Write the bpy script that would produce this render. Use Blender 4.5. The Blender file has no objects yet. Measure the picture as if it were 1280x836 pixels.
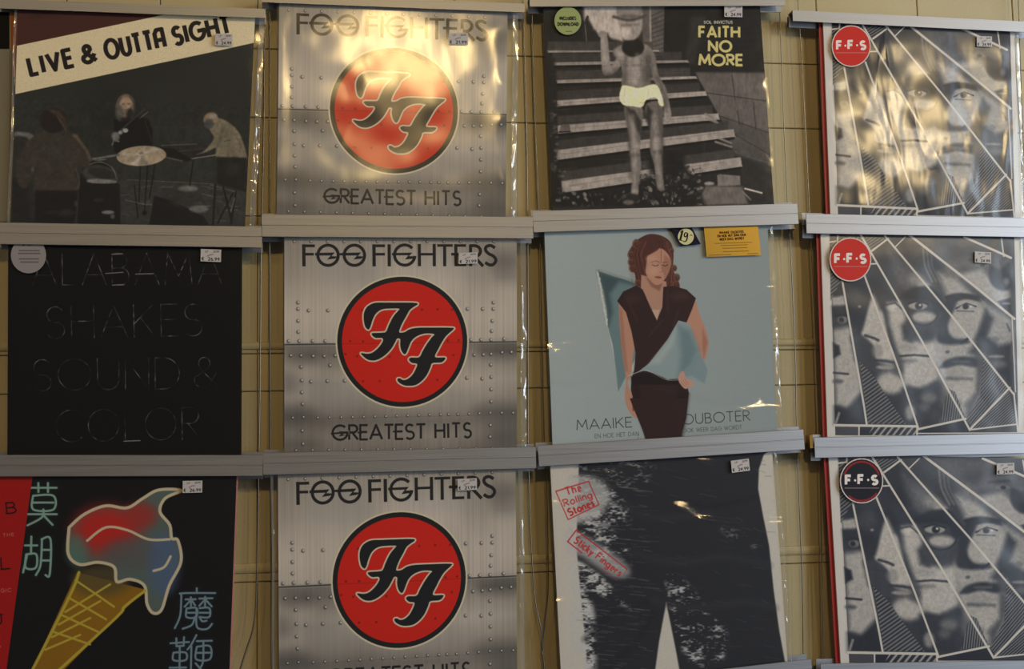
import bpy, bmesh, math
import numpy as np
from mathutils import Vector

# ================================================================ camera, world, lights, exposure
sc = bpy.context.scene
sc.view_settings.view_transform = 'Standard'
sc.view_settings.look = 'None'
sc.view_settings.gamma = 1.0
sc.view_settings.exposure = 0.0
sc.view_settings.use_curve_mapping = False
# ---------------------------------------------------------------- camera geometry of the wall display
W0, H0, FPX = 1280, 836, 1500.0
YAW, PITCH, ROLL = map(math.radians, (8.3068, 5.4487, -1.1021))
DC = 1.6513                       # distance from the camera to the plane of the record covers
CAMZ = 1.55
def _axes():
    cy, sy = math.cos(YAW), math.sin(YAW); cp, sp = math.cos(PITCH), math.sin(PITCH)
    cr, sr = math.cos(ROLL), math.sin(ROLL)
    f = np.array([sy*cp, cy*cp, sp]); r = np.array([cy, -sy, 0.0]); u = np.cross(r, f)
    return cr*r + sr*u, -sr*r + cr*u, f
RX, UX, FX = _axes()
def wp(px, y=DC):
    """point of the photograph -> (x, z) on the wall-parallel plane at depth y (z above the floor)"""
    d = FX*FPX + RX*(px[0]-W0/2) - UX*(px[1]-H0/2)
    t = y/d[1]
    return np.array([d[0]*t, d[2]*t + CAMZ])

f_, r_, u_ = FX, RX, UX
cam_d = bpy.data.cameras.new('camera'); cam = bpy.data.objects.new('camera', cam_d); sc.collection.objects.link(cam)
cam_d.sensor_width = 36; cam_d.lens = 36*FPX/W0; cam_d.clip_start = .05
from mathutils import Matrix
cam.matrix_world = Matrix(((r_[0], u_[0], -f_[0], 0), (r_[1], u_[1], -f_[1], 0), (r_[2], u_[2], -f_[2], CAMZ), (0, 0, 0, 1)))
sc.camera = cam
wd = bpy.data.worlds.new('room_ambience'); sc.world = wd; wd.use_nodes = True
wd.node_tree.nodes['Background'].inputs[0].default_value = (.95, .93, 1.0, 1); wd.node_tree.nodes['Background'].inputs[1].default_value = .06
def area(name, loc, target, sx, sy, power, color, spread=math.pi):
    d = bpy.data.lights.new(name, 'AREA'); d.shape = 'RECTANGLE'; d.size = sx; d.size_y = sy; d.energy = power; d.color = color; d.spread = spread
    o = bpy.data.objects.new(name, d); sc.collection.objects.link(o); o.location = loc
    o.rotation_euler = (Vector(target)-Vector(loc)).to_track_quat('-Z', 'Y').to_euler(); return o
def lamp(name, loc, radius, power, color):
    d = bpy.data.lights.new(name, 'POINT'); d.shadow_soft_size = radius; d.energy = power; d.color = color
    o = bpy.data.objects.new(name, d); sc.collection.objects.link(o); o.location = loc; return o
# daylight through the shop window to the right of the camera
area('window_daylight', (3.5, -.5, 2.1), (.5, DC, 1.7), 1.9, 2.2, 100, (.76, .88, 1.0))
# shop interior ahead of the wall: warm ceiling lamps behind the camera
lamp('ceiling_lamp', (.22, -1.0, CAMZ+1.50), .10, 54, (1.0, .69, .28))
lamp('ceiling_lamp', (2.15, -1.0, CAMZ+1.24), .08, 46, (1.0, .74, .36))
lamp('ceiling_lamp', (-1.7, -1.0, CAMZ+1.36), .06, 22, (1.0, .72, .36))

# ---------------------------------------------------------------- small print painter (flat print only)
def rnd(seed): return np.random.RandomState(seed)
def vnoise(n, cells, seed, cy=None):
    cy = cy or cells
    g = rnd(seed).rand(int(cy)+2, int(cells)+2)
    x = np.linspace(0, cells, n, endpoint=False); y = np.linspace(0, cy, n, endpoint=False)
    xi = x.astype(int); yi = y.astype(int); fx = x-xi; fy = y-yi
    fx = fx*fx*(3-2*fx); fy = (fy*fy*(3-2*fy))[:, None]
    a = g[yi][:, xi]; b = g[yi][:, xi+1]; c = g[yi+1][:, xi]; d = g[yi+1][:, xi+1]
    return (a*(1-fx)+b*fx)*(1-fy) + (c*(1-fx)+d*fx)*fy
def smooth(pts, k=6, closed=True):
    p = np.array(pts, float); n = len(p); out = []
    for i in range(n if closed else n-1):
        if closed: a, b, c, d = p[(i-1) % n], p[i], p[(i+1) % n], p[(i+2) % n]
        else: a, b, c, d = p[max(i-1, 0)], p[i], p[i+1], p[min(i+2, n-1)]
        for j in range(k):
            t = j/k
            out.append(.5*((2*b)+(c-a)*t+(2*a-5*b+4*c-d)*t*t+(3*b-a-3*c+d)*t**3))
    if not closed: out.append(p[-1])
    return np.array(out)
def col(c):
    if isinstance(c, (int, float)): c = (c, c, c)
    return np.array(c, float)/255.0
class Print:
    butt = False; bm = 1.0
    """N x N picture; fn maps a drawing point to (u right, v down) in 0..1"""
    def __init__(s, n, fn, bg, m=None):
        s.n = n; s.m = m or n; s.fn = fn; s.K = (0, 0, 1)
        s.a = np.zeros((s.m, n, 3)); s.a[:] = col(bg)
        s.tone = lambda c: col(c)
    def crop(s, ox, oy, k): s.K = (ox, oy, k)
    def t(s, pts):
        ox, oy, k = s.K; o = []
        for p in pts:
            u, v = s.fn((p[0]/k+ox, p[1]/k+oy)); o.append((u*s.n, v*s.m))
        return np.array(o)
    def unit(s):
        a = s.t([(0, 0), (100, 0), (0, 100)])
        return (np.hypot(*(a[1]-a[0]))+np.hypot(*(a[2]-a[0])))/200
    def _win(s, q, pad):
        x0 = max(0, int(q[:, 0].min()-pad)); x1 = min(s.n, int(q[:, 0].max()+pad)+2)
        y0 = max(0, int(q[:, 1].min()-pad)); y1 = min(s.m, int(q[:, 1].max()+pad)+2)
        if x1 <= x0 or y1 <= y0: return None
        Y, X = np.mgrid[y0:y1, x0:x1]
        return slice(y0, y1), slice(x0, x1), X+.5, Y+.5
    def _put(s, w, m, c, op):
        m = (m*op)[..., None]; v = s.a[w[0], w[1]]
        s.a[w[0], w[1]] = v*(1-m) + s.tone(c)*m
    @staticmethod
    def _seg(X, Y, a, b):
        d = b-a; L = d@d+1e-9
        t = np.clip(((X-a[0])*d[0]+(Y-a[1])*d[1])/L, 0, 1)
        return (X-a[0]-t*d[0])**2+(Y-a[1]-t*d[1])**2
    def P(s, pts, c, blur=0, op=1, grow=0, sm=False, hatch=None):
        if sm: pts = smooth(pts, 5)
        k = s.unit(); q = s.t(pts); soft = max(.9, blur*k*s.bm); g = grow*k
        w = s._win(q, soft+g+1)
        if w is None: return
        X, Y = w[2], w[3]; D = np.full(X.shape, 1e12); ins = np.zeros(X.shape, bool)
        for i in range(len(q)):
            a, b = q[i-1], q[i]
            D = np.minimum(D, s._seg(X, Y, a, b))
            if a[1] != b[1]:
                cr = ((a[1] > Y) != (b[1] > Y)) & (X < (b[0]-a[0])*(Y-a[1])/(b[1]-a[1])+a[0])
                ins ^= cr
        D = np.sqrt(D); D = np.where(ins, -D, D)-g
        m = np.clip(.5-D/soft, 0, 1); m = m*m*(3-2*m) if blur else m
        if hatch:
            ang, per, duty = hatch
            ph = (X*math.cos(ang)+Y*math.sin(ang))/(per*k)
            tri = np.abs((ph % 1)-.5)*2
            m = m*np.clip((duty-tri)*per*k/1.6+.5, 0, 1)
        s._put(w, m, c, op)
    def S(s, pts, wd, c, blur=0, op=1, sm=False, butt=False):
        if sm: pts = smooth(pts, 6, False)
        k = s.unit(); q = s.t(pts); soft = max(.9, blur*k*(1+.5*(s.bm-1))); r = wd*k/2
        w = s._win(q, soft+r+1)
        if w is None: return
        X, Y = w[2], w[3]; D = np.full(X.shape, 1e12)
        for i in range(1, len(q)): D = np.minimum(D, s._seg(X, Y, q[i-1], q[i]))
        m = np.clip(.5-(np.sqrt(D)-r)/soft, 0, 1)
        if (butt or s.butt) and np.hypot(*(q[0]-q[-1])) > r:
            for a, b in ((q[0], q[1]), (q[-1], q[-2])):
                d = (b-a)/(np.hypot(*(b-a))+1e-9); al = (X-a[0])*d[0]+(Y-a[1])*d[1]
                near = (X-a[0])**2+(Y-a[1])**2 < (r*1.5+1)**2
                m = np.where(near & (al < .5), m*np.clip(al+.5, 0, 1), m)
        s._put(w, m, c, op)
    def E(s, cx, cy, rx, ry, c, blur=0, op=1, ang=0, a0=None):
        th = np.linspace(0, 2*math.pi, 29)[:-1]; ca, sa = math.cos(math.radians(ang)), math.sin(math.radians(ang))
        pts = [(cx+rx*math.cos(t)*ca-ry*math.sin(t)*sa, cy+rx*math.cos(t)*sa+ry*math.sin(t)*ca) for t in th]
        s.P(pts, c, blur, op)
    def ring(s, cx, cy, r, wd, c, a0=0, a1=360, ry=None):
        ry = ry or r
        s.S([(cx+r*math.cos(math.radians(t)), cy+ry*math.sin(math.radians(t))) for t in np.linspace(a0, a1, 40)], wd, c)
    def text(s, txt, p0, p1, h, wd, c, up=None, op=1, gap=.22, blur=0):
        p0 = np.array(p0, float); p1 = np.array(p1, float); d = p1-p0
        adv = []; x = 0
        for ch in txt:
            g = GL.get(ch)
            wch = g[0] if g else .35
            adv.append(x); x += wch+gap
        tot = x-gap; e = d/tot
        if up is None: n = np.array([d[1], -d[0]])/np.hypot(*d); up = n*h
        up = np.array(up, float)
        for ch, ax in zip(txt, adv):
            g = GL.get(ch)
            if not g: continue
            for line in g[1]:
                s.S([p0+e*(ax+q[0])+up*q[1] for q in line], wd, c, blur, op, butt=wd*s.unit() > 3)
    def speck(s, amt, seed, cells=None):
        n = rnd(seed).rand(s.m, s.n)-.5 if not cells else vnoise(max(s.n, s.m), cells, seed)[:s.m, :s.n]-.5
        s.a = np.clip(s.a*(1+amt*n[..., None]), 0, 1)
def _a(cx, cy, rx, ry, a0, a1, n=11):
    return [(cx+rx*math.cos(math.radians(t)), cy+ry*math.sin(math.radians(t))) for t in np.linspace(a0, a1, n)]
_S = _a(.28, .74, .25, .25, 35, 270, 12)+_a(.28, .25, .27, .26, 90, -145, 12)[1:]
GL = {
'A': (.8, [[(0, 0), (.4, 1), (.8, 0)], [(.14, .32), (.66, .32)]]),
'B': (.56, [[(0, .53), (.3, .53)]+_a(.3, .265, .26, .265, 90, -90)+[(0, 0), (0, 1), (.27, 1)]+_a(.27, .765, .23, .235, 90, -90)]),
'C': (.85, [_a(.5, .5, .5, .5, 48, 312, 20)]),
'D': (.75, [[(0, 0), (0, 1), (.25, 1)]+_a(.25, .5, .5, .5, 90, -90, 15)+[(0, 0)]]),
'E': (.5, [[(.5, 1), (0, 1), (0, 0), (.5, 0)], [(0, .52), (.46, .52)]]),
'F': (.5, [[(.5, 1), (0, 1), (0, 0)], [(0, .52), (.44, .52)]]),
'G': (.95, [_a(.5, .5, .5, .5, 48, 360, 22)+[(.5, .5)]]),
'H': (.68, [[(0, 0), (0, 1)], [(.68, 0), (.68, 1)], [(0, .52), (.68, .52)]]),
'I': (.05, [[(.02, 0), (.02, 1)]]),
'K': (.62, [[(0, 0), (0, 1)], [(.58, 1), (.02, .42)], [(.2, .6), (.62, 0)]]),
'L': (.46, [[(0, 1), (0, 0), (.46, 0)]]),
'M': (.9, [[(0, 0), (.1, 1), (.45, .25), (.8, 1), (.9, 0)]]),
'N': (.72, [[(0, 0), (0, 1), (.72, 0), (.72, 1)]]),
'O': (1.0, [_a(.5, .5, .5, .5, 0, 360, 28)]),
'P': (.55, [[(0, 0), (0, 1), (.27, 1)]+_a(.27, .75, .27, .25, 90, -90)+[(0, .5)]]),
'R': (.58, [[(0, 0), (0, 1), (.27, 1)]+_a(.27, .75, .27, .25, 90, -90)+[(0, .5)], [(.2, .5), (.58, 0)]]),
'S': (.56, [_S]),
'T': (.6, [[(0, 1), (.6, 1)], [(.3, 1), (.3, 0)]]),
'U': (.66, [[(0, 1), (0, .33)]+_a(.33, .33, .33, .33, 180, 360)+[(.66, 1)]]),
'V': (.7, [[(0, 1), (.35, 0), (.7, 1)]]),
'W': (1.05, [[(0, 1), (.25, 0), (.52, .9), (.8, 0), (1.05, 1)]]),
'X': (.62, [[(0, 0), (.62, 1)], [(0, 1), (.62, 0)]]),
'Y': (.62, [[(0, 1), (.31, .5), (.62, 1)], [(.31, .5), (.31, 0)]]),
'&': (.72, [[(.72, .02), (.2, .62)]+_a(.33, .78, .17, .2, 215, -35, 10)+[(.12, .38)]+_a(.28, .24, .25, .24, 145, 320, 10)+[(.68, .45)]]),
'a': (.66, [[(0, 0), (0, .8), (.2, 1), (.66, 1), (.66, 0)], [(0, .42), (.66, .42)]]),
'h': (.4, [[(0, 0), (0, 1)], [(0, .4)]+_a(.2, .42, .2, .2, 180, 0, 7)+[(.4, 0)]]),
'e': (.46, [[(0, .32), (.46, .32)]+_a(.23, .31, .23, .3, 0, 310, 14)]),
'o': (.5, [_a(.25, .31, .25, .31, 0, 360, 16)]),
'l': (.04, [[(.02, 0), (.02, 1)]]),
'i': (.04, [[(.02, 0), (.02, .62)], [(.02, .85), (.02, .88)]]),
'n': (.4, [[(0, 0), (0, .62)], [(0, .4)]+_a(.2, .42, .2, .2, 180, 0, 7)+[(.4, 0)]]),
'g': (.46, [_a(.23, .31, .23, .3, 0, 360, 14), [(.46, .62), (.46, -.1)]+_a(.23, -.1, .23, .2, 0, -150, 7)]),
't': (.3, [[(.12, .95), (.12, .1), (.3, 0)], [(0, .62), (.3, .62)]]),
's': (.34, [[(.32, .55), (.1, .6), (.03, .46), (.3, .25), (.28, .05), (0, .06)]]),
'c': (.4, [_a(.23, .31, .23, .3, 45, 315, 12)]),
'k': (.38, [[(0, 0), (0, 1)], [(.36, .62), (.02, .28)], [(.12, .36), (.38, 0)]]),
'y': (.42, [[(0, .62), (.21, 0)], [(.42, .62), (.12, -.3)]]),
'r': (.26, [[(0, 0), (0, .62)], [(0, .4), (.12, .6), (.26, .58)]]),
'0': (.56, [_a(.28, .5, .28, .5, 0, 360, 18)]), '1': (.2, [[(0, .8), (.2, 1), (.2, 0)]]),
'2': (.52, [_a(.26, .74, .26, .26, 160, -40, 9)+[(0, 0), (.52, 0)]]),
'4': (.55, [[(.42, 0), (.42, 1), (0, .3), (.55, .3)]]),
'6': (.54, [_a(.27, .27, .27, .27, 0, 360, 14), [(.02, .35), (.3, 1)]]),
'7': (.5, [[(0, 1), (.5, 1), (.15, 0)]]), '8': (.5, [_a(.25, .76, .21, .24, 0, 360, 12), _a(.25, .27, .25, .27, 0, 360, 12)]),
'9': (.54, [_a(.27, .73, .27, .27, 0, 360, 14), [(.52, .65), (.24, 0)]]),
'.': (.06, [[(.03, 0), (.03, .04)]]), ',': (.1, [[(.08, .06), (.02, -.15)]]), '-': (.3, [[(0, .45), (.3, .45)]]),
'€': (.6, [_a(.38, .5, .32, .5, 55, 305, 14), [(0, .6), (.5, .6)], [(0, .4), (.46, .4)]]),
}
def _aff(src, dst):
    """least-squares affine src -> dst (2-D)"""
    A = np.c_[np.array(src), np.ones(len(src))]
    M, *_ = np.linalg.lstsq(A, np.array(dst), rcond=None)
    return lambda p: np.array([p[0], p[1], 1.0])@M
def _rigid(src, dst):
    s = np.array(src); d = np.array(dst); ms, md = s.mean(0), d.mean(0); a, b = s-ms, d-md
    th = math.atan2((a[:, 0]*b[:, 1]-a[:, 1]*b[:, 0]).sum(), (a*b).sum()); k = math.sqrt((b*b).sum()/(a*a).sum())
    R = np.array([[math.cos(th), -math.sin(th)], [math.sin(th), math.cos(th)]])
    return lambda p: R@(np.array(p)-ms)*k+md
SIDE = .315
def square(tl, bl, tr, br, lower=.010):
    """wall pose of a record cover from its seen corners: centre, angle and width; bottom hidden by the rail lip"""
    a, b, c, d = (wp(q) for q in (tl, bl, tr, br))
    w = (np.hypot(*(c-a))+np.hypot(*(d-b)))/2
    ex = ((c-a)+(d-b)); ex /= np.hypot(*ex)
    ey = ((a-b)+(c-d)); ey /= np.hypot(*ey)
    mid = (b+d)/2-ey*lower
    # corners TL, BL, TR, BR
    bl_, br_ = b-ey*lower, d-ey*lower
    return [bl_+(a-b)/np.hypot(*(a-b))*w, bl_, br_+(c-d)/np.hypot(*(c-d))*w, br_]
def to_uv(q):
    """inverse bilinear-ish (affine) map from wall point to cover u,v (v down)"""
    f = _aff([q[0], q[1], q[2], q[3]], [(0, 0), (0, 1), (1, 0), (1, 1)])
    return lambda px: f(wp(px))
# ---------------------------------------------------------------- where each record cover hangs
Q = {
 'live':  square((23.3, 9), (14.4, 277), (318.5, 23), (306, 282)),
 'shakes': square((10.7, 305.6), (9.6, 568), (302.5, 309.4), (301.7, 568)),
 'metal': square((355.6, 297), (355.6, 565), (645.5, 300), (646, 559)),
 'steps': square((679, 7.6), (690.5, 260.8), (949.6, 9), (967, 255)),
 'paper': square((680.3, 290.7), (690.5, 555), (959, 282.5), (971, 537)),
 'denim': square((687.6, 582.5), (700.7, 836), (965, 566.5), (984, 823), lower=.016),
 'faces': square((1025.5, 293), (1034, 547), (1272.8, 298), (1279, 545)),
}
def move(q, src, dst, rigid=True):
    f = (_rigid if rigid else _aff)([wp(p) for p in src], [wp(p) for p in dst])
    return [f(p) for p in q]
_m = [(378.6, 305.2), (620, 305), (377.4, 554), (641.7, 516.3), (502.9, 427.2), (365, 521.6)]
Q['metal1'] = move(Q['metal'], _m, [(373.8, 19), (610, 25), (365.6, 256.6), (628.7, 228), (491.5, 137.3), (354.8, 224.7)])
_m3 = [_m[0], _m[1], _m[3], _m[4], _m[5]]
Q['metal3'] = move(Q['metal'], _m3, [(372, 601.3), (616, 594.5), (645, 812.8), (498.3, 725), (357.6, 827)])
_f = [(1063, 324.3), (1211.5, 536.3), (1081.4, 529.8), (1108, 297), (1260.5, 482.7), (1042, 529.8)]
Q['faces1'] = move(Q['faces'], _f, [(1064, 57.4), (1209.6, 268.4), (1084, 254.7), (1109, 35), (1255.6, 215), (1045, 256)], False)
Q['faces3'] = move(Q['faces'], _f, [(1077, 600.9), (1241.3, 821.5), (1100.4, 814.4), (1123.4, 573.6), (1293, 765), (1059.5, 812.7)], False)
_b = [(-12, 597), (-22, 836), (295.4, 597), (286.5, 836)]
Q['cone'] = square(*_b, lower=.05)
NP = 560
# ---------------------------------------------------------------- the prints
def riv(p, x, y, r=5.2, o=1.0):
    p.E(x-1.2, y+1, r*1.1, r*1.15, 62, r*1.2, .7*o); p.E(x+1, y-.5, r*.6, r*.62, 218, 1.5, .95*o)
def art_metal():
    p = Print(640, to_uv(Q['metal']), (150, 140, 128))
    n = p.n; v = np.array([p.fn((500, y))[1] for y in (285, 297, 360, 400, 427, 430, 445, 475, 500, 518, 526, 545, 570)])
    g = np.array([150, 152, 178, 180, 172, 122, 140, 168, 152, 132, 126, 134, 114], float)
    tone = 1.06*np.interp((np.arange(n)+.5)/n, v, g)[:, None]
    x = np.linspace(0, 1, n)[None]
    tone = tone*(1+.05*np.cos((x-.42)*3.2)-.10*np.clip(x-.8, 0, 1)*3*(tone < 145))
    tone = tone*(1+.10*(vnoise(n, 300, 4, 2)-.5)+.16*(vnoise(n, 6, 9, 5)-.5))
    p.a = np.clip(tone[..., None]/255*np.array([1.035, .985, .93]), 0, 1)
    p.crop(320, 270, 2.611)
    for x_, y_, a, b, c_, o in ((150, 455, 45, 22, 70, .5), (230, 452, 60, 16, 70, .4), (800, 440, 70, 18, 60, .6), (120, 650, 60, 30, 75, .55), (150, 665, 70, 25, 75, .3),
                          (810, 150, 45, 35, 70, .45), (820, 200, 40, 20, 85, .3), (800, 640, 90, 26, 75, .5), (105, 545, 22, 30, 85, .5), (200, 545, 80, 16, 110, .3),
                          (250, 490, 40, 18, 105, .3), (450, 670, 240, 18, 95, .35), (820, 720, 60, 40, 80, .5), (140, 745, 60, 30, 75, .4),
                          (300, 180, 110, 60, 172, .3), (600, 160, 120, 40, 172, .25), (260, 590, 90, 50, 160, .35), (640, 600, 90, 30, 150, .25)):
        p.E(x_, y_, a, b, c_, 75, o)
    p.S([(70, 420), (850, 410)], 3.4, 60); p.S([(70, 425), (850, 414)], 2, 175, op=.5)
    p.S([(70, 664), (850, 648)], 2, 90, op=.3)
    R = [(138, 282), (138, 303), (138, 342), (138, 378), (141, 408), (146, 455), (146, 492), (148, 536), (148, 575), (150, 613), (148, 700), (150, 743),
         (172, 308), (235, 308), (688, 303), (738, 303), (773, 282), (773, 303), (770, 342), (768, 375), (766, 404), (766, 450), (766, 485),
         (768, 525), (768, 565), (768, 605), (766, 682), (765, 720), (107, 408), (184, 408), (225, 408), (700, 404), (733, 404), (809, 401),
         (113, 455), (185, 457), (221, 457), (257, 455), (711, 453), (741, 452), (802, 445), (833, 444), (240, 487), (178, 540), (231, 538), (287, 537),
         (688, 528), (738, 530)]
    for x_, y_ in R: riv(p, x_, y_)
    p.crop(350, 480, 4.129)
    for x_, y_ in [(62, 173), (117, 170), (190, 173), (250, 172), (311, 171), (370, 170), (428, 169), (486, 167), (544, 166), (600, 164), (657, 162), (715, 160),
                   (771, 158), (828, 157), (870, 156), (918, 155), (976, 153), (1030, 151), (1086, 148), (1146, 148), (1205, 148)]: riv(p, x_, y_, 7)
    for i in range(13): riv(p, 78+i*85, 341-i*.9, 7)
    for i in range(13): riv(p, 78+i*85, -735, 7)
    dk = (34, 34, 36)
    p.text('GREATEST', (268, 288), (750, 281), 74, 11.5, dk, gap=.16); p.text('HITS', (803, 279), (988, 274), 74, 11.5, dk, gap=.28)
    p.S([(262, 256), (330, 250)], 9, dk); p.S([(402, 250), (420, 250)], 9, dk); p.S([(585, 245), (605, 244)], 9, dk)
    p.P([(300, 244), (340, 244), (318, 262), (345, 262), (300, 270), (312, 256)], dk)
    # band name
    p.crop(350, 290, 7.6); w = 31; p.butt = True
    p.S([(232, 118), (232, 327)], w, dk); p.S([(217, 132), (336, 132)], w*.85, dk); p.S([(232, 212), (326, 212)], w*.8, dk)
    for cx in (460, 708):
        p.ring(cx, 222, 96, w*.92, dk)
        p.P([(cx-122, 200), (cx+62, 196), (cx+32, 230), (cx+100, 234), (cx+62, 254), (cx-8, 262), (cx+26, 224), (cx-122, 224)], dk)
    p.S([(560, 212), (600, 212)], 20, dk)
    p.S([(893, 118), (893, 327)], w, dk); p.S([(878, 132), (996, 132)], w*.85, dk); p.S([(893, 212), (995, 212)], w*.8, dk)
    p.S([(1036, 118), (1036, 327)], w, dk)
    p.ring(1182, 220, 96, w*.92, dk, 5, 318)
    p.P([(1062, 200), (1252, 198), (1222, 230), (1292, 233), (1262, 254), (1184, 262), (1216, 222), (1062, 222)], dk)
    p.crop(500, 290, 7.6)
    for x_ in (180, 320): p.S([(x_, 115), (x_, 326)], w*.95, dk)
    p.S([(180, 212), (320, 212)], w*.75, dk)
    p.S([(349, 129), (494, 129)], w*.8, dk); p.S([(418, 118), (418, 326)], w*.95, dk)
    p.S([(524, 117), (524, 326)], w*.95, dk); p.S([(510, 129), (620, 129)], w*.8, dk); p.S([(480, 212), (612, 212)], w*.8, dk); p.S([(510, 313), (620, 313)], w*.8, dk)
    p.S([(662, 326), (662, 131), (700, 131)]+[(700+56*math.cos(t), 182+52*math.sin(t)) for t in np.linspace(-1.57, 1.57, 9)]+[(670, 234)], w*.95, dk)
    p.S([(696, 234), (780, 326)], w*.95, dk)
    p.S(smooth([(892, 152), (855, 130), (815, 138), (803, 170), (830, 205), (880, 232), (902, 270), (878, 308), (840, 313), (800, 290)], 5, False), w*.95, dk)
    # roundel
    p.butt = False
    p.crop(410, 335, 4.643)
    th = np.linspace(0, 2*math.pi, 73)[:-1]
    ell = lambda r, k=1.0: [(428+r*math.cos(t), 428+r*k*math.sin(t)) for t in th]
    p.P(ell(387), (226, 216, 190), 3); p.P(ell(377), (28, 30, 32)); p.P(ell(350), (222, 34, 18))
    for x_, y_ in ((197, 246), (540, 242), (630, 240), (715, 242), (125, 425), (200, 427), (690, 422), (755, 420), (98, 500), (165, 512), (352, 515), (725, 505), (197, 657), (295, 657), (545, 650), (632, 648)):
        p.E(x_, y_, 7, 7, (120, 20, 14), 4, .7)
    p.S([(80, 440), (780, 432)], 3, (120, 22, 16), op=.55)
    G = smooth([(268, 203), (330, 201), (420, 201), (505, 203), (513, 213), (490, 228), (468, 246), (450, 278), (425, 322), (409, 362), (412, 375), (440, 372), (470, 355), (515, 347), (600, 346), (716, 347),
         (722, 357), (703, 374), (678, 398), (656, 432), (636, 470), (618, 505), (624, 519), (675, 520), (672, 535), (652, 548), (602, 552), (590, 578), (570, 620), (540, 656), (500, 680),
         (445, 682), (408, 664), (398, 645), (412, 640), (432, 650), (458, 644), (486, 620), (508, 580), (512, 556), (482, 550), (465, 532), (478, 520), (524, 518), (545, 482), (570, 440), (598, 402), (612, 384),
         (560, 380), (512, 395), (480, 422), (462, 460), (450, 490), (438, 500), (421, 480), (413, 445), (414, 414), (396, 410), (383, 432), (360, 470), (320, 510), (272, 535), (230, 533), (200, 512), (188, 494),
         (224, 498), (255, 490), (290, 460), (314, 424), (308, 406), (270, 405), (250, 380), (305, 376), (332, 370), (350, 330), (375, 282), (402, 250), (410, 237), (370, 235), (312, 240), (275, 265), (255, 302), (242, 342), (230, 357), (213, 340), (205, 300),
         (207, 260), (226, 225)], 4)
    p.P(G, (226, 214, 190), grow=9); p.P(G, (26, 28, 32))
    return p
def ink_faces(c):
    if isinstance(c, tuple): return col(c)
    t = np.clip((c-20)/200., 0, 1)
    return (np.array([24, 29, 42])*(1-t**1.15)+np.array([214, 206, 196])*t**1.15)/255
def art_faces():
    p = Print(620, to_uv(Q['faces']), 240); p.a[:] = np.array([218, 212, 205])/255
    p.tone = ink_faces; p.crop(980, 260, 2.613); p.bm = 1.9
    p.P([(152, 60), (745, 60), (768, 742), (162, 742)], 62)
    P, E, S = p.P, p.E, p.S
    # strip 1, half a face at the left border
    P([(152, 60), (195, 60), (190, 235), (200, 300), (155, 300)], 30, 6)
    P([(154, 292), (198, 285), (205, 320), (158, 322)], 185, 8)
    P([(156, 322), (208, 318), (216, 380), (160, 385)], 40, 10)
    E(190, 365, 16, 12, 130, 6); E(186, 366, 8, 8, 15, 4); S([(168, 352), (205, 350)], 5, 15, 4)
    P([(172, 395), (225, 385), (256, 640), (200, 655), (165, 640), (160, 400)], 188, 14)
    P([(158, 440), (178, 450), (182, 478), (160, 490)], 22, 7); S([(160, 538), (205, 542)], 6, 25, 4); E(172, 566, 16, 7, 90, 8)
    P([(160, 648), (200, 655), (250, 600), (266, 705), (160, 705)], 34, 14); S([(165, 700), (175, 670)], 8, 150, 3)
    # strip 2, profile of the second face
    P([(192, 230), (268, 225), (300, 330), (262, 400), (222, 440)], 40, 12); E(230, 290, 26, 30, 80, 20, .7); E(245, 322, 5, 4, 160, 4)
    P([(285, 290), (300, 290), (322, 350), (340, 440), (360, 510), (300, 500), (288, 450), (252, 415), (258, 385)], 200, 8, sm=True)
    P([(214, 420), (262, 425), (290, 460), (285, 500), (250, 520), (228, 500)], 58, 12)
    S([(262, 416), (290, 425), (304, 432)], 7, 30, 5); E(300, 466, 18, 20, 150, 10, .7)
    S([(292, 497), (330, 500), (360, 506)], 9, 45, 6); E(330, 520, 34, 8, 165, 6); S([(290, 530), (352, 540)], 5, 70, 6)
    E(345, 570, 46, 34, 196, 20); P([(285, 540), (300, 600), (350, 620), (400, 600), (420, 710), (270, 705), (240, 520)], 48, 16)
    E(348, 572, 42, 28, 195, 16)
    # strip 3 and 4, face with round glasses
    P([(262, 95), (330, 95), (350, 200), (400, 290), (360, 340), (310, 330), (270, 230)], 40, 14)
    P([(345, 150), (420, 200), (470, 250), (400, 270), (370, 250)], 105, 26); E(430, 232, 26, 18, 170, 18, .8); E(455, 252, 20, 12, 200, 14, .8)
    P([(335, 310), (375, 305), (392, 350), (408, 430), (450, 440), (500, 430), (500, 500), (500, 570), (440, 590), (390, 570), (370, 480), (340, 380)], 195, 14)
    E(352, 325, 20, 10, 215, 10, .8); S([(330, 316), (360, 310), (382, 330)], 4, 50, 4)
    P([(375, 290), (420, 262), (490, 262), (520, 330), (490, 345), (470, 305), (410, 300)], 26, 8, sm=True)
    E(433, 320, 30, 12, 175, 5); E(436, 320, 12, 12, 22, 4); E(440, 317, 4, 4, 220, 2); S([(402, 312), (430, 303), (466, 314)], 5, 18, 3)
    E(452, 356, 38, 18, 190, 10); p.ring(450, 334, 50, 5, 38, 5, 175)
    P([(378, 385), (410, 350), (432, 420), (412, 442), (385, 430)], 66, 12)
    E(400, 455, 26, 10, 175, 10); S([(372, 484), (420, 480), (470, 484)], 6, 40, 4); E(400, 500, 30, 7, 110, 10, .7)
    P([(360, 470), (385, 500), (385, 560), (350, 540)], 90, 14); E(440, 548, 52, 34, 196, 18)
    P([(380, 590), (440, 590), (500, 560), (540, 600), (570, 690), (440, 712), (410, 660)], 52, 14); E(470, 620, 26, 18, 150, 14, .7); E(408, 668, 16, 24, 175, 10, .8); E(520, 620, 14, 40, 115, 14, .7); E(455, 650, 18, 14, 120, 12, .7)
    # face four, moustache
    P([(340, 95), (420, 95), (520, 190), (560, 270), (510, 290), (470, 240)], 62, 14)
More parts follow.
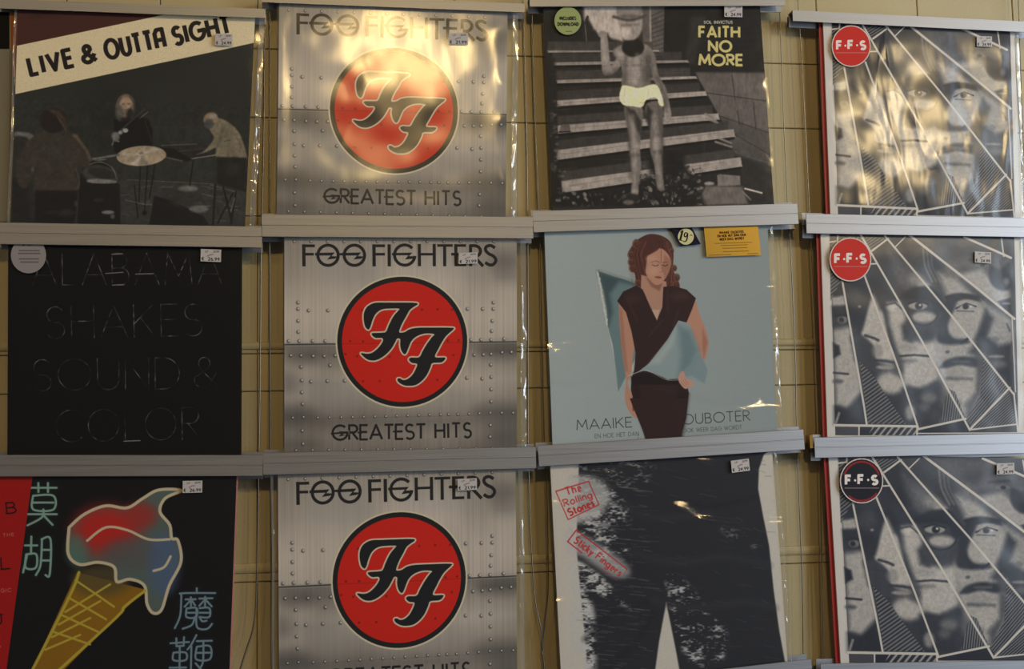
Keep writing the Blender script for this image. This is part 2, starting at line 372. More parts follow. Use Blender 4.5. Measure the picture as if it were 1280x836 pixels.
    for q in (0, 1, 2): S([(452+q*13, 130), (458+q*12, 190), (480+q*13, 240)], 6, 150-q*20, 5, .8, sm=True)
    P([(500, 210), (560, 230), (620, 290), (650, 320), (660, 380), (600, 470), (640, 500), (640, 640), (600, 690), (560, 660), (500, 540), (490, 430), (540, 330)], 182, 18)
    P([(520, 290), (570, 278), (642, 290), (640, 306), (590, 298), (545, 306)], 22, 6, sm=True)
    P([(525, 300), (560, 300), (530, 380), (545, 420), (590, 430), (600, 440), (545, 446), (500, 438), (496, 400)], 38, 9, sm=True)
    S([(556, 328), (590, 312), (622, 322)], 5, 30, 3); E(592, 324, 24, 8, 180, 4); E(588, 322, 10, 9, 40, 3); E(605, 322, 4, 3, 220, 2); S([(560, 336), (615, 338)], 3, 80, 4)
    E(560, 395, 22, 28, 190, 12, .8); S([(575, 440), (600, 425)], 8, 25, 4)
    E(530, 470, 7, 5, 90, 5); P([(505, 520), (530, 495), (580, 485), (640, 495), (625, 520), (570, 512), (530, 522)], 40, 8, sm=True)
    E(575, 502, 30, 5, 130, 6, .6); E(570, 538, 44, 14, 172, 10); S([(530, 556), (610, 560)], 8, 85, 9); E(590, 600, 40, 36, 192, 16)
    P([(628, 470), (660, 480), (640, 600), (600, 700), (590, 640), (625, 600)], 90, 14)
    E(560, 640, 16, 10, 90, 12, .6)
    # face five, top right
    P([(430, 92), (600, 95), (735, 165), (735, 250), (600, 200), (520, 190)], 96, 18); E(560, 150, 40, 18, 60, 18, .7); E(640, 140, 50, 16, 80, 16, .8)
    P([(560, 215), (640, 200), (680, 240), (730, 250), (738, 330), (700, 320), (620, 262)], 180, 14)
    E(540, 205, 26, 24, 150, 20, .6); S([(600, 170), (660, 165)], 8, 50, 6); E(640, 186, 22, 7, 125, 4); E(643, 186, 8, 6, 25, 3)
    P([(668, 190), (700, 200), (730, 180), (735, 220), (738, 262), (700, 268), (668, 240)], 34, 8, sm=True); E(722, 240, 10, 12, 120, 8)
    P([(695, 305), (740, 292), (742, 345), (715, 330)], 40, 6); E(722, 312, 14, 4, 150, 4)
    # face six, right edge
    P([(640, 300), (745, 365), (752, 480), (700, 470), (650, 430)], 168, 18)
    P([(655, 330), (680, 360), (660, 420), (700, 450), (745, 440), (750, 600), (700, 540), (620, 430)], 38, 14)
    E(692, 485, 26, 5, 150, 6); E(700, 510, 24, 14, 120, 12, .8); E(686, 428, 14, 8, 110, 8, .7); S([(725, 380), (735, 400)], 6, 60, 5); E(708, 395, 16, 22, 170, 12, .8)
    b = p.a.copy(); p.speck(.22, 5); p.speck(.12, 6, 90); Y, X = np.mgrid[0:p.n, 0:p.n]/p.n
    m = ((X > .045) & (X < .965) & (Y < .955))[..., None]; p.a = np.where(m, p.a, b)
    # hatched fields
    p.bm = 1.0
    dk = 26
    for poly, ang, per in (([(196, 95), (258, 95), (268, 225), (192, 230), (152, 300), (152, 110)], .9, 9), ([(243, 500), (285, 545), (320, 600), (395, 705), (268, 705)], .98, 10.5),
                           ([(650, 470), (735, 588), (612, 715), (596, 690), (640, 610)], -.15+.9, 8), ([(535, 590), (556, 600), (590, 685), (505, 700)], .16, 8),
                           ([(285, 140), (340, 100), (285, 96), (262, 100)], 1.0, 8), ([(612, 722), (735, 592), (757, 705)], .9, 7)):
        P(poly, 40, 2, .75); P(poly, 150, hatch=(ang, per, .42), op=.8)
    P([(242, 714), (430, 716), (430, 742), (242, 742)], 34); P([(285, 714), (430, 716), (430, 742), (270, 742)], 170, hatch=(.72, 17, .4))
    P([(164, 712), (238, 714), (238, 742), (164, 742)], 80); P([(440, 724), (590, 692), (602, 732), (440, 736)], 34)
    P([(596, 98), (705, 102), (712, 150), (700, 148)], 60, 2); P([(712, 104), (735, 106), (736, 160), (720, 150)], 48, 2)
    P([(752, 380), (758, 590), (745, 420)], 120, 2)
    wl = 232
    for a, b, w in (((190, 235), (265, 706), 6.5), ((262, 220), (435, 716), 6.5), ((250, 85), (606, 724), 7), ((330, 92), (752, 610), 7), ((408, 88), (750, 362), 8.5), ((585, 95), (736, 163), 8),
                    ((288, 140), (340, 100), 6), ((268, 184), (302, 182), 5), ((362, 128), (395, 95), 4), ((160, 709), (432, 713), 8), ((240, 712), (240, 744), 5), ((432, 712), (432, 744), 6),
                    ((436, 722), (592, 688), 7), ((436, 736), (768, 734), 4), ((606, 724), (737, 587), 7), ((606, 724), (762, 706), 5), ((705, 100), (712, 158), 5), ((742, 355), (756, 600), 4), ((751, 605), (766, 735), 6), ((152, 112), (178, 108), 5), ((178, 92), (176, 112), 5)):
        S([a, b], w, wl, 1)
    return p
def art_live():
    p = Print(NP, to_uv(Q['live']), (50, 52, 50)); P, E, S = p.P, p.E, p.S; p.bm = 2.0
    p.a *= (1+.25*(vnoise(NP, 5, 3)-.5))[..., None]
    p.crop(0, 0, 2.785)
    P([(60, -60), (905, -60), (905, 60), (590, 50), (65, 160)], (78, 44, 36)); P([(58, 162), (590, 48), (800, 0), (900, 0), (880, 150), (50, 330)], (222, 208, 178))
    ink = (36, 28, 28)
    P([(110, 40), (190, 30), (192, 56), (112, 70)], (64, 37, 32), 8, .7)
    for t, a, b, h in (('LIVE', (112, 262), (258, 230), 54), ('&', (292, 222), (336, 212), 54), ('OUTTa', (374, 206), (572, 163), 58), ('SIGHT', (608, 156), (798, 113), 54)):
        p.text(t, a, b, h+3, 14.5, ink, up=(-12, -h-3), gap=.34)
    p.crop(0, 110, 4.918)
    # stage floor
    p.crop(150, 110, 4.918)
    P([(-60, 560), (600, 590), (780, 640), (780, 850), (-60, 850)], 62, 20)
    for i in range(46):
        r = rnd(i).rand(5); x = -50+r[0]*720; y = 600+r[1]*220
        S([(x, y), (x+30+60*r[2], y-10+30*r[3])], 3+5*r[4], 60+70*r[2], 4, .5)
    S([(40, 565), (600, 592)], 4, 120, 3, .6); S([(560, 596), (720, 640)], 6, 120, 4, .6)
    # keyboards and the player bending over them
    P([(230, 358), (480, 335), (590, 372), (600, 420), (400, 455), (270, 430), (180, 400)], 46, 8); S([(250, 355), (470, 345)], 6, 110, 5, .7); S([(440, 436), (600, 412)], 8, 150, 4, .7)
    S([(280, 428), (380, 450)], 8, 105, 4, .7); P([(240, 365), (330, 375), (440, 440), (420, 450), (290, 420)], 26, 5); S([(350, 392), (520, 372)], 5, 80, 4, .6)
    P([(555, 190), (620, 190), (690, 230), (740, 290), (780, 400), (778, 440), (700, 430), (650, 455), (590, 420), (590, 370), (530, 395), (470, 410), (520, 385), (575, 310), (545, 250)], (126, 118, 102), 7, sm=True)
    P([(590, 380), (630, 250), (620, 330)], 92, 14, .8); S([(640, 330), (680, 320)], 3, 70, 4); S([(700, 280), (740, 340), (745, 410)], 5, 96, 8, .7)
    E(553, 190, 46, 38, (140, 122, 100), 8, ang=-25); E(545, 222, 30, 30, 84, 10); E(566, 176, 24, 14, 160, 9, .7)
    P([(600, 425), (780, 430), (785, 640), (600, 590)], 36, 10); E(700, 500, 50, 40, 62, 30, .5)
    for a, b in (((590, 590), (580, 840)), ((720, 640), (690, 840)), ((640, 610), (700, 830)), ((700, 650), (610, 830))): S([a, b], 12, 34, 4)
    S([(712, 680), (690, 760)], 8, 120, 4, .7); S([(676, 670), (682, 720)], 5, 110, 4, .5)
    # monitor wedge and the mat
    P([(210, 660), (340, 700), (520, 790), (560, 850), (180, 850)], 30, 5); S([(200, 660), (330, 690), (500, 780)], 5, 70, 5, .7)
    E(420, 620, 60, 18, 150, 14, .6); E(400, 690, 100, 40, 54, 20, .8); E(490, 745, 60, 22, 130, 12, .7)
    # stands
    for a, b in (((120, 480), (115, 700)), ((165, 480), (150, 770)), ((210, 470), (180, 680)), ((450, 450), (430, 600)), ((85, 600), (110, 800))): S([a, b], 8, 28, 3, .9)
    S([(30, 690), (170, 720)], 5, 120, 3, .6); E(152, 770, 14, 14, 24, 4)
    # singer with guitar
    p.crop(0, 110, 4.918)
    P([(690, 190), (740, 205), (830, 180), (900, 190), (930, 260), (930, 360), (840, 400), (700, 400), (680, 330), (695, 250)], 24, 8)
    E(763, 110, 56, 72, (128, 112, 98), 9, ang=8); E(728, 140, 22, 50, 96, 10, .8); E(790, 165, 22, 40, 44, 12); E(765, 95, 36, 36, (168, 146, 128), 12); E(750, 100, 9, 5, 96, 6, .8); E(784, 98, 9, 5, 96, 6, .8); E(768, 134, 12, 4, 100, 5, .7); S(smooth([(735, 60), (712, 110), (708, 170), (725, 200)], 4, False), 12, 84, 8, .8); S(smooth([(790, 50), (815, 90), (815, 150), (800, 185)], 4, False), 10, 70, 8, .8)
    S([(690, 300), (800, 200), (880, 130)], 10, 66, 5); E(700, 300, 24, 30, 140, 10, .8); E(760, 262, 18, 14, 160, 6); E(730, 275, 14, 12, 150, 6); S([(680, 350), (690, 320), (720, 330)], 9, 120, 5)
    for i in range(6): S([(846+i*8, 190-i*6), (862+i*8, 176-i*6)], 4, 110, 3, .7)
    S([(880, 200), (925, 330)], 4, 84, 4, .7)
    # cymbal
    p.crop(150, 110, 4.918)
    E(125, 418, 156, 62, (164, 150, 132), 5, ang=-3); P([(125, 415), (60, 465), (100, 478)], 196, 10, .7); P([(125, 415), (120, 475), (170, 470)], 120, 10, .6); P([(125, 410), (10, 400), (-20, 420)], 190, 12, .5); P([(130, 410), (250, 380), (200, 362)], 190, 12, .5); E(124, 402, 14, 8, 120, 4)
    p.crop(0, 110, 4.918)
    S([(560, 438), (720, 412)], 14, 110, 6); S([(540, 450), (640, 440)], 5, 130, 4)
    # drums
    P([(500, 480), (560, 445), (650, 460), (715, 530), (720, 600), (640, 830), (480, 830), (480, 560)], 30, 8); E(610, 535, 118, 58, 70, 10, ang=10); E(618, 575, 96, 16, 128, 8, ang=2); E(620, 525, 90, 32, 50, 10, ang=12); S(smooth([(520, 480), (600, 455), (680, 490), (712, 560)], 5, False), 6, 130, 5, .8)
    P([(480, 590), (730, 590), (740, 840), (470, 840)], 28, 8); E(660, 765, 40, 12, 140, 8, .8); E(690, 790, 14, 14, 120, 8, .7); E(600, 690, 30, 12, 50, 8)
    E(130, 300, 80, 30, 118, 10, ang=5); E(120, 330, 60, 34, 50, 12)
    S([(70, 660), (160, 635)], 8, 110, 5, .7); P([(70, 560), (160, 540), (180, 840), (70, 840)], 40, 12)
    # drummer from behind
    P([(250, 268), (330, 250), (420, 270), (470, 295), (520, 370), (552, 440), (520, 490), (470, 490), (480, 620), (400, 660), (280, 670), (200, 640), (205, 520), (150, 620), (95, 560), (110, 420), (180, 320)], (66, 61, 56), 8, sm=True)
    S([(460, 300), (520, 380), (545, 440)], 14, (112, 96, 84), 12, .8); S([(455, 500), (478, 580), (440, 640), (330, 665)], 5, 90, 6, .7, sm=True); E(330, 380, 70, 60, 72, 50, .5); E(455, 295, 18, 12, (120, 96, 80), 8, .7); E(195, 500, 10, 14, 100, 6, .8)
    E(325, 200, 84, 78, (40, 34, 32), 8); P([(290, 130), (360, 140), (405, 190), (405, 260), (380, 240), (350, 180)], (82, 68, 60), 14, .8); S([(350, 175), (400, 262)], 6, 100, 6, .6)
    P([(210, 630), (470, 630), (450, 840), (200, 840)], 30, 10); E(400, 770, 50, 22, 58, 14, .7); E(310, 765, 36, 12, 50, 10, .7); E(458, 712, 10, 18, 90, 8, .6)
    p.a = np.clip(1.15*p.a**1.12, 0, 1)
    tex = vnoise(NP, 34, 12)*.5+vnoise(NP, 90, 13)*.5; Y = np.arange(NP)[:, None]/NP
    p.a = np.clip(p.a*(1+.38*(tex-.5)*(Y > .42))[..., None], 0, 1); p.speck(.14, 8)
    return p
def art_shakes():
    p = Print(NP, to_uv(Q['shakes']), (9, 9, 10)); p.crop(0, 270, 2.612)
    old = p.S
    bright = {}
    def line(txt, p0, p1, h, seeds):
        before = p.a.copy()
        p.text(txt, p0, p1, h, 3.0, 118, gap=.2)
        x = np.interp((np.arange(p.n)+.5)/p.n, [0, 1], [0, 1]); m = vnoise(p.n, 26, seeds)*vnoise(p.n, 60, seeds+9)*1.7
        m = np.clip(m, .10, 1)[..., None]
        p.a = before*(1-m)+p.a*m
    line('ALABAMA', (108, 226), (722, 222), 102, 3); line('SHAKES', (152, 400), (660, 390), 104, 6)
    line('SOUND', (108, 570), (586, 564), 102, 11); line('&', (632, 560), (712, 558), 100, 20); line('COLOR', (182, 738), (655, 728), 104, 14)
    for a, b in (((345, 188), (402, 184)), ((442, 190), (500, 188)), ((366, 226), (404, 225)), ((366, 126), (400, 124)), ((404, 735), (458, 733))): p.S([a, b], 3, 135, 1)
    return p
def glyphs(p, lst, w, c, glow=None):
    if glow:
        for l in lst: p.S(l, w*3.4, glow, w*3, .5)
    for l in lst: p.S(l, w*1.3, c, w*.3, sm=len(l) > 2)
def art_cone():
    p = Print(NP, to_uv(Q['cone']), (15, 15, 17)); P, E, S = p.P, p.E, p.S
    p.crop(0, 560, 3.03)
    cr = (214, 200, 170); yl = (196, 176, 60)
    # a plain neon ice cream cone
    P([(290, 470), (550, 535), (460, 620), (230, 850), (100, 880)], (150, 108, 20), 4)
    E(380, 500, 110, 60, (96, 84, 50), 60, .8)
    scoop = [(262, 300), (320, 250), (400, 218), (480, 226), (540, 190), (600, 158), (684, 160), (624, 190), (604, 240), (640, 290), (648, 340), (672, 350), (684, 430), (640, 520), (612, 610), (580, 624), (556, 590), (545, 520), (490, 496), (440, 505), (430, 450), (370, 432), (300, 440), (258, 400)]
    P(scoop, (92, 108, 104), 4, sm=True)
    E(400, 310, 120, 90, (200, 40, 34), 110, .95); E(530, 255, 60, 50, (176, 50, 44), 60, .8); E(500, 400, 110, 60, (96, 96, 98), 70, .8); E(620, 440, 60, 120, (84, 106, 150), 60, .7); E(290, 390, 40, 60, (90, 132, 120), 50, .7)
    S(scoop+[scoop[0]], 12, cr, 3, sm=True)
    S([(330, 350), (400, 300), (480, 310), (560, 345), (640, 345)], 10, cr, 3, sm=True)
    S([(580, 464), (620, 450), (644, 410)], 10, cr, 3, sm=True)
    for l in ([(298, 470), (262, 560), (100, 880)], [(548, 540), (470, 600), (440, 640), (200, 860)]): S(l, 11, yl, 3, sm=True)
    for i in range(4):
        a = i/4.0
        S([(285-150*a*.75, 500+260*a), (430-120*a, 600+190*a)], 8, yl, 3); S([(415-150*a, 515+255*a), (245-100*a, 620+190*a)], 8, yl, 3)
    # neon characters
    tl = (140, 176, 164); gl = (22, 50, 48)
    glyphs(p, [[(118, 150), (216, 150)], [(148, 132), (148, 166)], [(184, 132), (184, 166)], [(128, 180), (204, 180), (204, 232), (128, 232), (128, 180)], [(128, 206), (204, 206)], [(104, 250), (216, 250)],
               [(166, 232), (160, 262), (106, 292)], [(168, 256), (200, 290)]], 6.5, tl, gl)
    glyphs(p, [[(96, 368), (142, 368)], [(120, 335), (118, 400)], [(100, 402), (138, 402), (136, 452), (98, 452), (100, 402)], [(104, 402), (88, 470)],
               [(158, 345), (192, 345), (188, 476), (172, 480)], [(160, 345), (154, 440), (136, 480)], [(158, 385), (188, 385)], [(156, 425), (188, 425)]], 6.5, tl, gl)
    p.crop(200, 725, 7.53); bl = (122, 146, 158); gb = (22, 38, 60)
    glyphs(p, [[(345, 75), (345, 118)], [(520, 120), (210, 122), (200, 150), (190, 330), (140, 450)], [(240, 180), (335, 178)], [(290, 160), (292, 245)], [(285, 190), (232, 248)], [(300, 190), (330, 235)],
               [(370, 172), (495, 168)], [(425, 155), (425, 250)], [(420, 185), (370, 240)], [(432, 185), (488, 245)], [(250, 265), (345, 262), (340, 345), (250, 345), (250, 265)], [(250, 305), (345, 305)],
               [(375, 262), (465, 262), (465, 345), (372, 345)], [(375, 305), (465, 305)], [(330, 345), (300, 420), (215, 455)], [(345, 265), (345, 420), (380, 458), (450, 455), (492, 410)], [(375, 350), (400, 385), (440, 380)]], 15, bl, gb)
    glyphs(p, [[(100, 592), (275, 580)], [(155, 545), (158, 620)], [(228, 535), (225, 615)], [(158, 620), (225, 615)], [(130, 680), (245, 680), (245, 750), (130, 750), (130, 680)], [(188, 620), (188, 850)], [(95, 822), (250, 820)],
               [(345, 515), (300, 600), (262, 650)], [(298, 620), (296, 850)], [(350, 572), (492, 568)], [(350, 625), (475, 620), (475, 740), (345, 742), (350, 625)], [(348, 682), (475, 680)], [(412, 572), (410, 760), (380, 830)], [(340, 780), (400, 850)]], 15, bl, gb)
    return p
def art_steps():
    p = Print(NP, to_uv(Q['steps']), (66, 61, 58)); P, E, S = p.P, p.E, p.S
    p.tone = lambda c: np.clip(col(c)*np.array([1.03, .98, .95]), 0, 1) if isinstance(c, (int, float)) else col(c)
    p.crop(660, 0, 2.883); p.bm = 1.9
    L = 152
    P([(30, -30), (330, -30), (330, 200), (30, 200)], 48); P([(195, -30), (340, -30), (340, 150), (255, 130), (200, 70)], 172, 10); P([(60, 190), (60, 60), (100, 120), (190, 110), (250, 150), (320, 190)], 44, 8)
    for a, b, c in ((212, 60, 190), (240, 110, 190), (285, 120, 190)): P([(a-18, b+30), (a, b), (a+20, b+40), (a+18, c), (a-14, c)], 52, 8)
    S([(202, 70), (214, 185)], 3, 150, 3, .7); S([(205, 85), (214, 62)], 7, 60, 3); P([(70, 182), (110, 175), (160, 186), (70, 194)], 165, 6)
    # house wall with boards, dark doorway
    P([(400, -30), (500, -30), (500, 230), (420, 230)], 100, 4)
    for i in range(9): S([(440, 60+i*16), (496, 36+i*17)], 3, 62, 3, .7)
    S([(438, -20), (442, 170)], 7, 140, 3); P([(492, -30), (860, -30), (860, 300), (600, 268), (560, 240), (488, 210)], 44, 4); P([(590, 60), (640, 60), (600, 230), (565, 230)], 66, 12, .8)
    for i in range(7): S([(590, 90+i*22), (610, 82+i*22), (850, 60+i*24)], 3, 58, 4, .5)
    P([(600, 262), (850, 262), (872, 500), (880, 740), (680, 740), (640, 420)], 90, 8)
    P([(600, 265), (856, 268), (866, 470), (740, 440), (640, 380)], 104, 12)
    for i in range(24):
        r = rnd(50+i).rand(3); S([(730+r[0]*125, 270), (728+r[0]*125, 300+r[1]*110)], 4+5*r[2], 128, 8, .22)
    for a, b in (((600, 330), (860, 365)), ((620, 395), (868, 480)), ((700, 460), (872, 560)), ((735, 270), (745, 360)), ((812, 370), (820, 470)), ((755, 400), (760, 450))): S([a, b], 3.5, 62, 3, .8)
    S([(700, 525), (770, 560), (870, 590)], 4, 130, 4, .5); P([(700, 540), (880, 600), (885, 740), (770, 740), (690, 640)], 50, 16, .85)
    # wooden steps
    T = [(70, 188, 470, 8, 190), (85, 232, 575, 12, 210), (100, 296, 605, 13, 262), (102, 374, 640, 22, 318), (104, 468, 685, 30, 400), (100, 560, 740, 36, 490), (120, 675, 765, 44, 575)]
    P([(60, 190), (480, 200), (590, 240), (700, 440), (770, 620), (740, 740), (70, 740)], 46, 4)
    for k, (x0, y, x1, h, top) in enumerate(T):
        dy = -(4+k*10)*(1 if k > 2 else .6); y1 = y+dy-(0 if k < 5 else 22)
        P([(x0, y-h*.5-34), (x1-20, y1-h*.5-30), (x1-20, y1-h*.3), (x0, y-h*.3)], 78-6*(k % 2), 5, .9)
        P([(x0, y-h*.5), (x1, y1-h*.5), (x1+6, y1+h*.28), (x0+4, y+h*.5)], L-6*(k == 1), 3)
        S([(x0+8, y+h*.5+4), (x1, y1+h*.28+5)], 7, 26, 4)
        S([(x0+30, y-h*.1), (x1-60, y1-h*.1)], 2, 118, 3, .6)
    P([(118, 452), (150, 448), (152, 474), (112, 476)], 104, 2); S([(112, 477), (152, 475)], 4, 40, 2); S([(120, 446), (260, 434)], 3, 50, 3, .6)
    for a, b in (((642, 428), (682, 442)), ((675, 512), (732, 530)), ((640, 412), (676, 432)), ((690, 500), (730, 516))): S([a, b], 9, 130, 3, .9)
    P([(60, 190), (96, 215), (105, 560), (125, 740), (60, 740)], 44, 14)
    for i in range(60):
        r = rnd(80+i).rand(4); E(80+30*r[0]+30*(r[1] > .7), 350+380*r[1], 4+4*r[2], 4, 50+90*r[3], 5, .5)
    P([(680, 632), (690, 628), (762, 634), (764, 668), (682, 672)], 122, 3); P([(640, 670), (770, 672), (790, 736), (600, 742)], 112, 8); S([(780, 680), (840, 696)], 6, 196, 4); S([(770, 690), (800, 720)], 5, 130, 4); E(652, 662, 18, 7, 150, 5)
    # plants
    P([(80, 700), (340, 690), (430, 640), (520, 560), (600, 640), (640, 745), (80, 745)], 40, 14)
    for i in range(230):
        r = rnd(200+i).rand(5); x = 400+r[0]*230; y = 600+abs(x-520)*.35*0+r[1]*140
        if i > 165: x = 100+r[0]*330; y = 690+r[1]*55
        E(x, y, 3+8*r[2], 2+5*r[3], 40+110*r[4]**2, 3, .75, ang=r[0]*180)
    P([(430, 545), (480, 530), (560, 560), (570, 620), (520, 640), (440, 620)], 34, 16, .9)
    # a child in white shorts, drawn plainly
    sk = 138
    P([(262, 130), (284, 130), (292, 190), (300, 235), (330, 195), (345, 215), (322, 255), (290, 272), (268, 262), (262, 200)], sk, 5, sm=True); E(268, 125, 16, 13, sk, 5)
    P([(305, 185), (345, 160), (420, 160), (446, 185), (455, 230), (440, 290), (448, 315), (345, 318), (340, 260), (325, 220)], 128, 6, sm=True)
    E(380, 250, 28, 60, 150, 26, .8); E(430, 260, 16, 60, 92, 22, .8); E(335, 195, 18, 14, 158, 14, .7)
    P([(430, 170), (458, 200), (470, 270), (498, 320), (515, 400), (512, 435), (496, 440), (490, 390), (470, 330), (446, 270)], 124, 5, sm=True); E(503, 415, 13, 26, 150, 6)
    P([(348, 380), (412, 390), (408, 480), (404, 540), (408, 600), (400, 660), (396, 705), (372, 706), (375, 640), (368, 560), (362, 480)], 118, 5, sm=True); P([(424, 380), (482, 370), (486, 450), (486, 520), (484, 590), (488, 660), (492, 686), (466, 680), (455, 600), (440, 540), (440, 470)], 112, 5, sm=True)
    P([(352, 385), (385, 400), (410, 440), (412, 500), (395, 470)], 62, 8, .9); P([(430, 380), (448, 400), (440, 470), (425, 430)], 56, 8, .9); E(386, 540, 17, 26, 142, 10, .8); E(466, 520, 17, 28, 140, 10, .8)
    E(384, 560, 20, 8, 84, 6, .7); E(468, 548, 18, 8, 80, 6, .7); E(378, 716, 24, 18, 52, 6); E(362, 730, 20, 9, 120, 6, .8)
    P([(334, 325), (345, 308), (400, 318), (460, 305), (484, 350), (490, 382), (474, 378), (462, 352), (428, 360), (412, 386), (380, 384), (342, 378), (330, 350)], (226, 216, 180), 4, sm=True); S([(350, 320), (346, 370)], 3, 160, 3, .7); S([(436, 318), (432, 356)], 3, 168, 3, .7)
    # plain hat and head
    E(378, 172, 40, 34, 44, 6); P([(328, 60), (400, 56), (412, 96), (400, 130), (376, 146), (345, 140), (330, 104)], 150, 6, sm=True); E(352, 122, 18, 22, 186, 12, .8)
    P([(318, 30), (330, -10), (400, -12), (410, 40), (412, 62), (366, 70), (322, 66)], 136, 6, sm=True); S([(308, 62), (366, 74), (424, 58)], 10, 84, 6, sm=True); E(366, 60, 36, 7, 96, 8, .7); S([(340, 92), (396, 90)], 6, 90, 8, .5)
    for q in ([(352, 200), (348, 300)], [(436, 210), (444, 300)], [(356, 400), (366, 520), (372, 640)], [(480, 400), (484, 500), (486, 620)], [(322, 250), (300, 268), (272, 262)], [(468, 280), (490, 340), (500, 400)]): S(smooth(q, 4, False), 9, 78, 12, .55)
    for q in ([(392, 200), (386, 300)], [(376, 420), (384, 520), (384, 620), (384, 690)], [(456, 420), (462, 520), (470, 600), (478, 670)], [(272, 150), (278, 230)]): S(smooth(q, 4, False), 12, 176, 14, .5)
    S([(345, 238), (412, 236)], 5, 96, 8, .5); E(350, 222, 5, 4, 96, 4, .5); E(412, 220, 5, 4, 96, 4, .5)
    for q in range(150):
        r = rnd(900+q).rand(4); x = 80+500*r[0]; y = 200+480*r[1]; S([(x, y), (x+20+50*r[2], y-1-3*r[1])], 2, 50+90*r[3], 3, .22)
    tex = vnoise(NP, 40, 22)*.5+vnoise(NP, 110, 23, 60)*.5
    p.a = np.clip(1.36*p.a**1.32*(1+.3*(tex-.5))[..., None], 0, 1)   # print contrast and mottling
    # lettering
    p.bm = 1
    ye = (228, 214, 140)
    p.text('SOL INVICTUS', (634, 86), (737, 86), 9.5, 2.6, (214, 208, 190), gap=.3)
    p.text('FAITH', (618, 136), (761, 136), 38, 9.5, ye, gap=.27); p.text('NO', (653, 186), (732, 186), 36, 9.5, ye, gap=.3); p.text('MORE', (618, 236), (773, 236), 37, 9.5, ye, gap=.22)
    p.speck(.14, 3)
    return p
def art_paper():
    p = Print(NP, to_uv(Q['paper']), (162, 173, 175)); P, E, S = p.P, p.E, p.S
    x = np.linspace(0, 1, NP)[None, :, None]; p.a *= 1.08-.14*x
    p.crop(740, 280, 5.973); p.bm = 1.7
    P([(36, 345), (90, 355), (165, 385), (230, 400), (330, 440), (400, 560), (300, 840), (300, 1100), (160, 1000), (125, 820), (100, 740), (90, 600), (60, 460)], (200, 206, 200), 4)
    P([(42, 350), (160, 392), (230, 412), (330, 450), (390, 560), (320, 1000), (190, 1250), (170, 1050), (150, 900), (118, 780), (108, 640), (84, 500)], (112, 138, 142), 6)
    P([(42, 352), (80, 500), (110, 660), (120, 760), (150, 660), (130, 520), (200, 430), (330, 460), (300, 430), (180, 395)], (56, 76, 82), 34, .8)
    sk = (196, 146, 124); hr = (84, 46, 40)
    # hair behind
    P([(350, 110), (430, 76), (520, 90), (585, 140), (605, 230), (600, 330), (625, 400), (650, 470), (600, 520), (540, 460), (470, 470), (380, 440), (380, 500), (330, 440), (315, 370), (282, 340), (280, 260), (268, 220), (300, 160)], hr, 5, sm=True)
    for q in range(5): S(smooth([(420+q*8, 85), (350-q*8, 150), (300+q*12, 240), (325+q*8, 330), (350+q*6, 430)], 4, False), 5, (120, 70, 58) if q % 2 else (62, 32, 30), 5, .7)
    for q in range(4): S(smooth([(520, 100), (575+q*4, 180), (590, 280+q*10), (560+q*16, 380), (600+q*10, 480)], 4, False), 5, (122, 72, 56) if q % 2 else (66, 36, 32), 5, .7)
    for q in range(60):
        r = rnd(400+q).rand(4); x = 300+r[0]*280; y = 110+r[1]*60; e = -60 if x < 430 else 50
        S(smooth([(x, y), (x+e*.6, y+90), (x+e*.5+20*r[2], y+190), (x+e*.2+40*r[3]-10, y+300)], 4, False), 3+3*r[2], (132, 84, 66) if r[3] > .5 else (60, 30, 28), 4, .35)
    for x, y, r0 in ((290, 230, 26), (300, 330, 26), (330, 150, 30), (290, 285, 24), (610, 330, 20), (628, 400, 24), (600, 480, 30), (560, 500, 26), (620, 450, 26), (340, 440, 24), (590, 200, 18)):
        E(x, y, r0, r0*1.2, (96, 58, 46), 8, .9); p.ring(x, y, r0*.8, 5, (134, 86, 66), 120, 300); p.ring(x+4, y+4, r0*.5, 4, (58, 32, 30), 0, 200)
    # neck, chest, face
    P([(365, 380), (550, 430), (560, 520), (500, 660), (480, 740), (430, 660), (360, 500)], (188, 144, 124), 6); P([(400, 400), (520, 450), (500, 500), (440, 470)], (140, 92, 76), 16, .8)
    P([(390, 300), (420, 220), (500, 180), (560, 220), (585, 280), (575, 340), (548, 400), (510, 445), (470, 455), (430, 420), (400, 370)], sk, 5, sm=True)
    P([(540, 230), (585, 270), (575, 350), (540, 410), (520, 330)], (164, 112, 96), 12, .7)
    P([(395, 360), (410, 240), (480, 200), (516, 170), (470, 150), (400, 190), (380, 300)], hr, 8, .95); S([(512, 150), (512, 290)], 4, (110, 66, 54), 4, .7)
    S(smooth([(442, 288), (470, 276), (500, 288)], 4, False), 5, (110, 66, 54), 4, .8); S(smooth([(448, 306), (470, 314), (492, 306)], 4, False), 6, (60, 34, 32), 4); S(smooth([(524, 308), (545, 314), (562, 304)], 4, False), 5, (60, 34, 32), 4); S([(524, 288), (560, 284)], 5, (110, 66, 54), 4, .7)
    S([(514, 300), (524, 352), (506, 362)], 5, (150, 100, 84), 5, .8); E(490, 398, 26, 8, (158, 74, 70), 5, ang=5); S([(466, 398), (514, 400)], 3, (110, 50, 50), 3)
    # arms
    P([(200, 590), (270, 620), (310, 760), (318, 860), (300, 1000), (285, 1130), (262, 1190), (300, 1290), (330, 1360), (330, 1420), (352, 1440), (320, 1446), (290, 1420), (258, 1370), (240, 1290), (248, 1160), (225, 1000), (205, 800)], sk, 5, sm=True)
    P([(200, 620), (222, 640), (240, 860), (262, 1100), (242, 1100), (212, 900)], (160, 112, 96), 14, .6); S([(300, 1300), (305, 1390)], 12, (90, 50, 44), 8, .8)
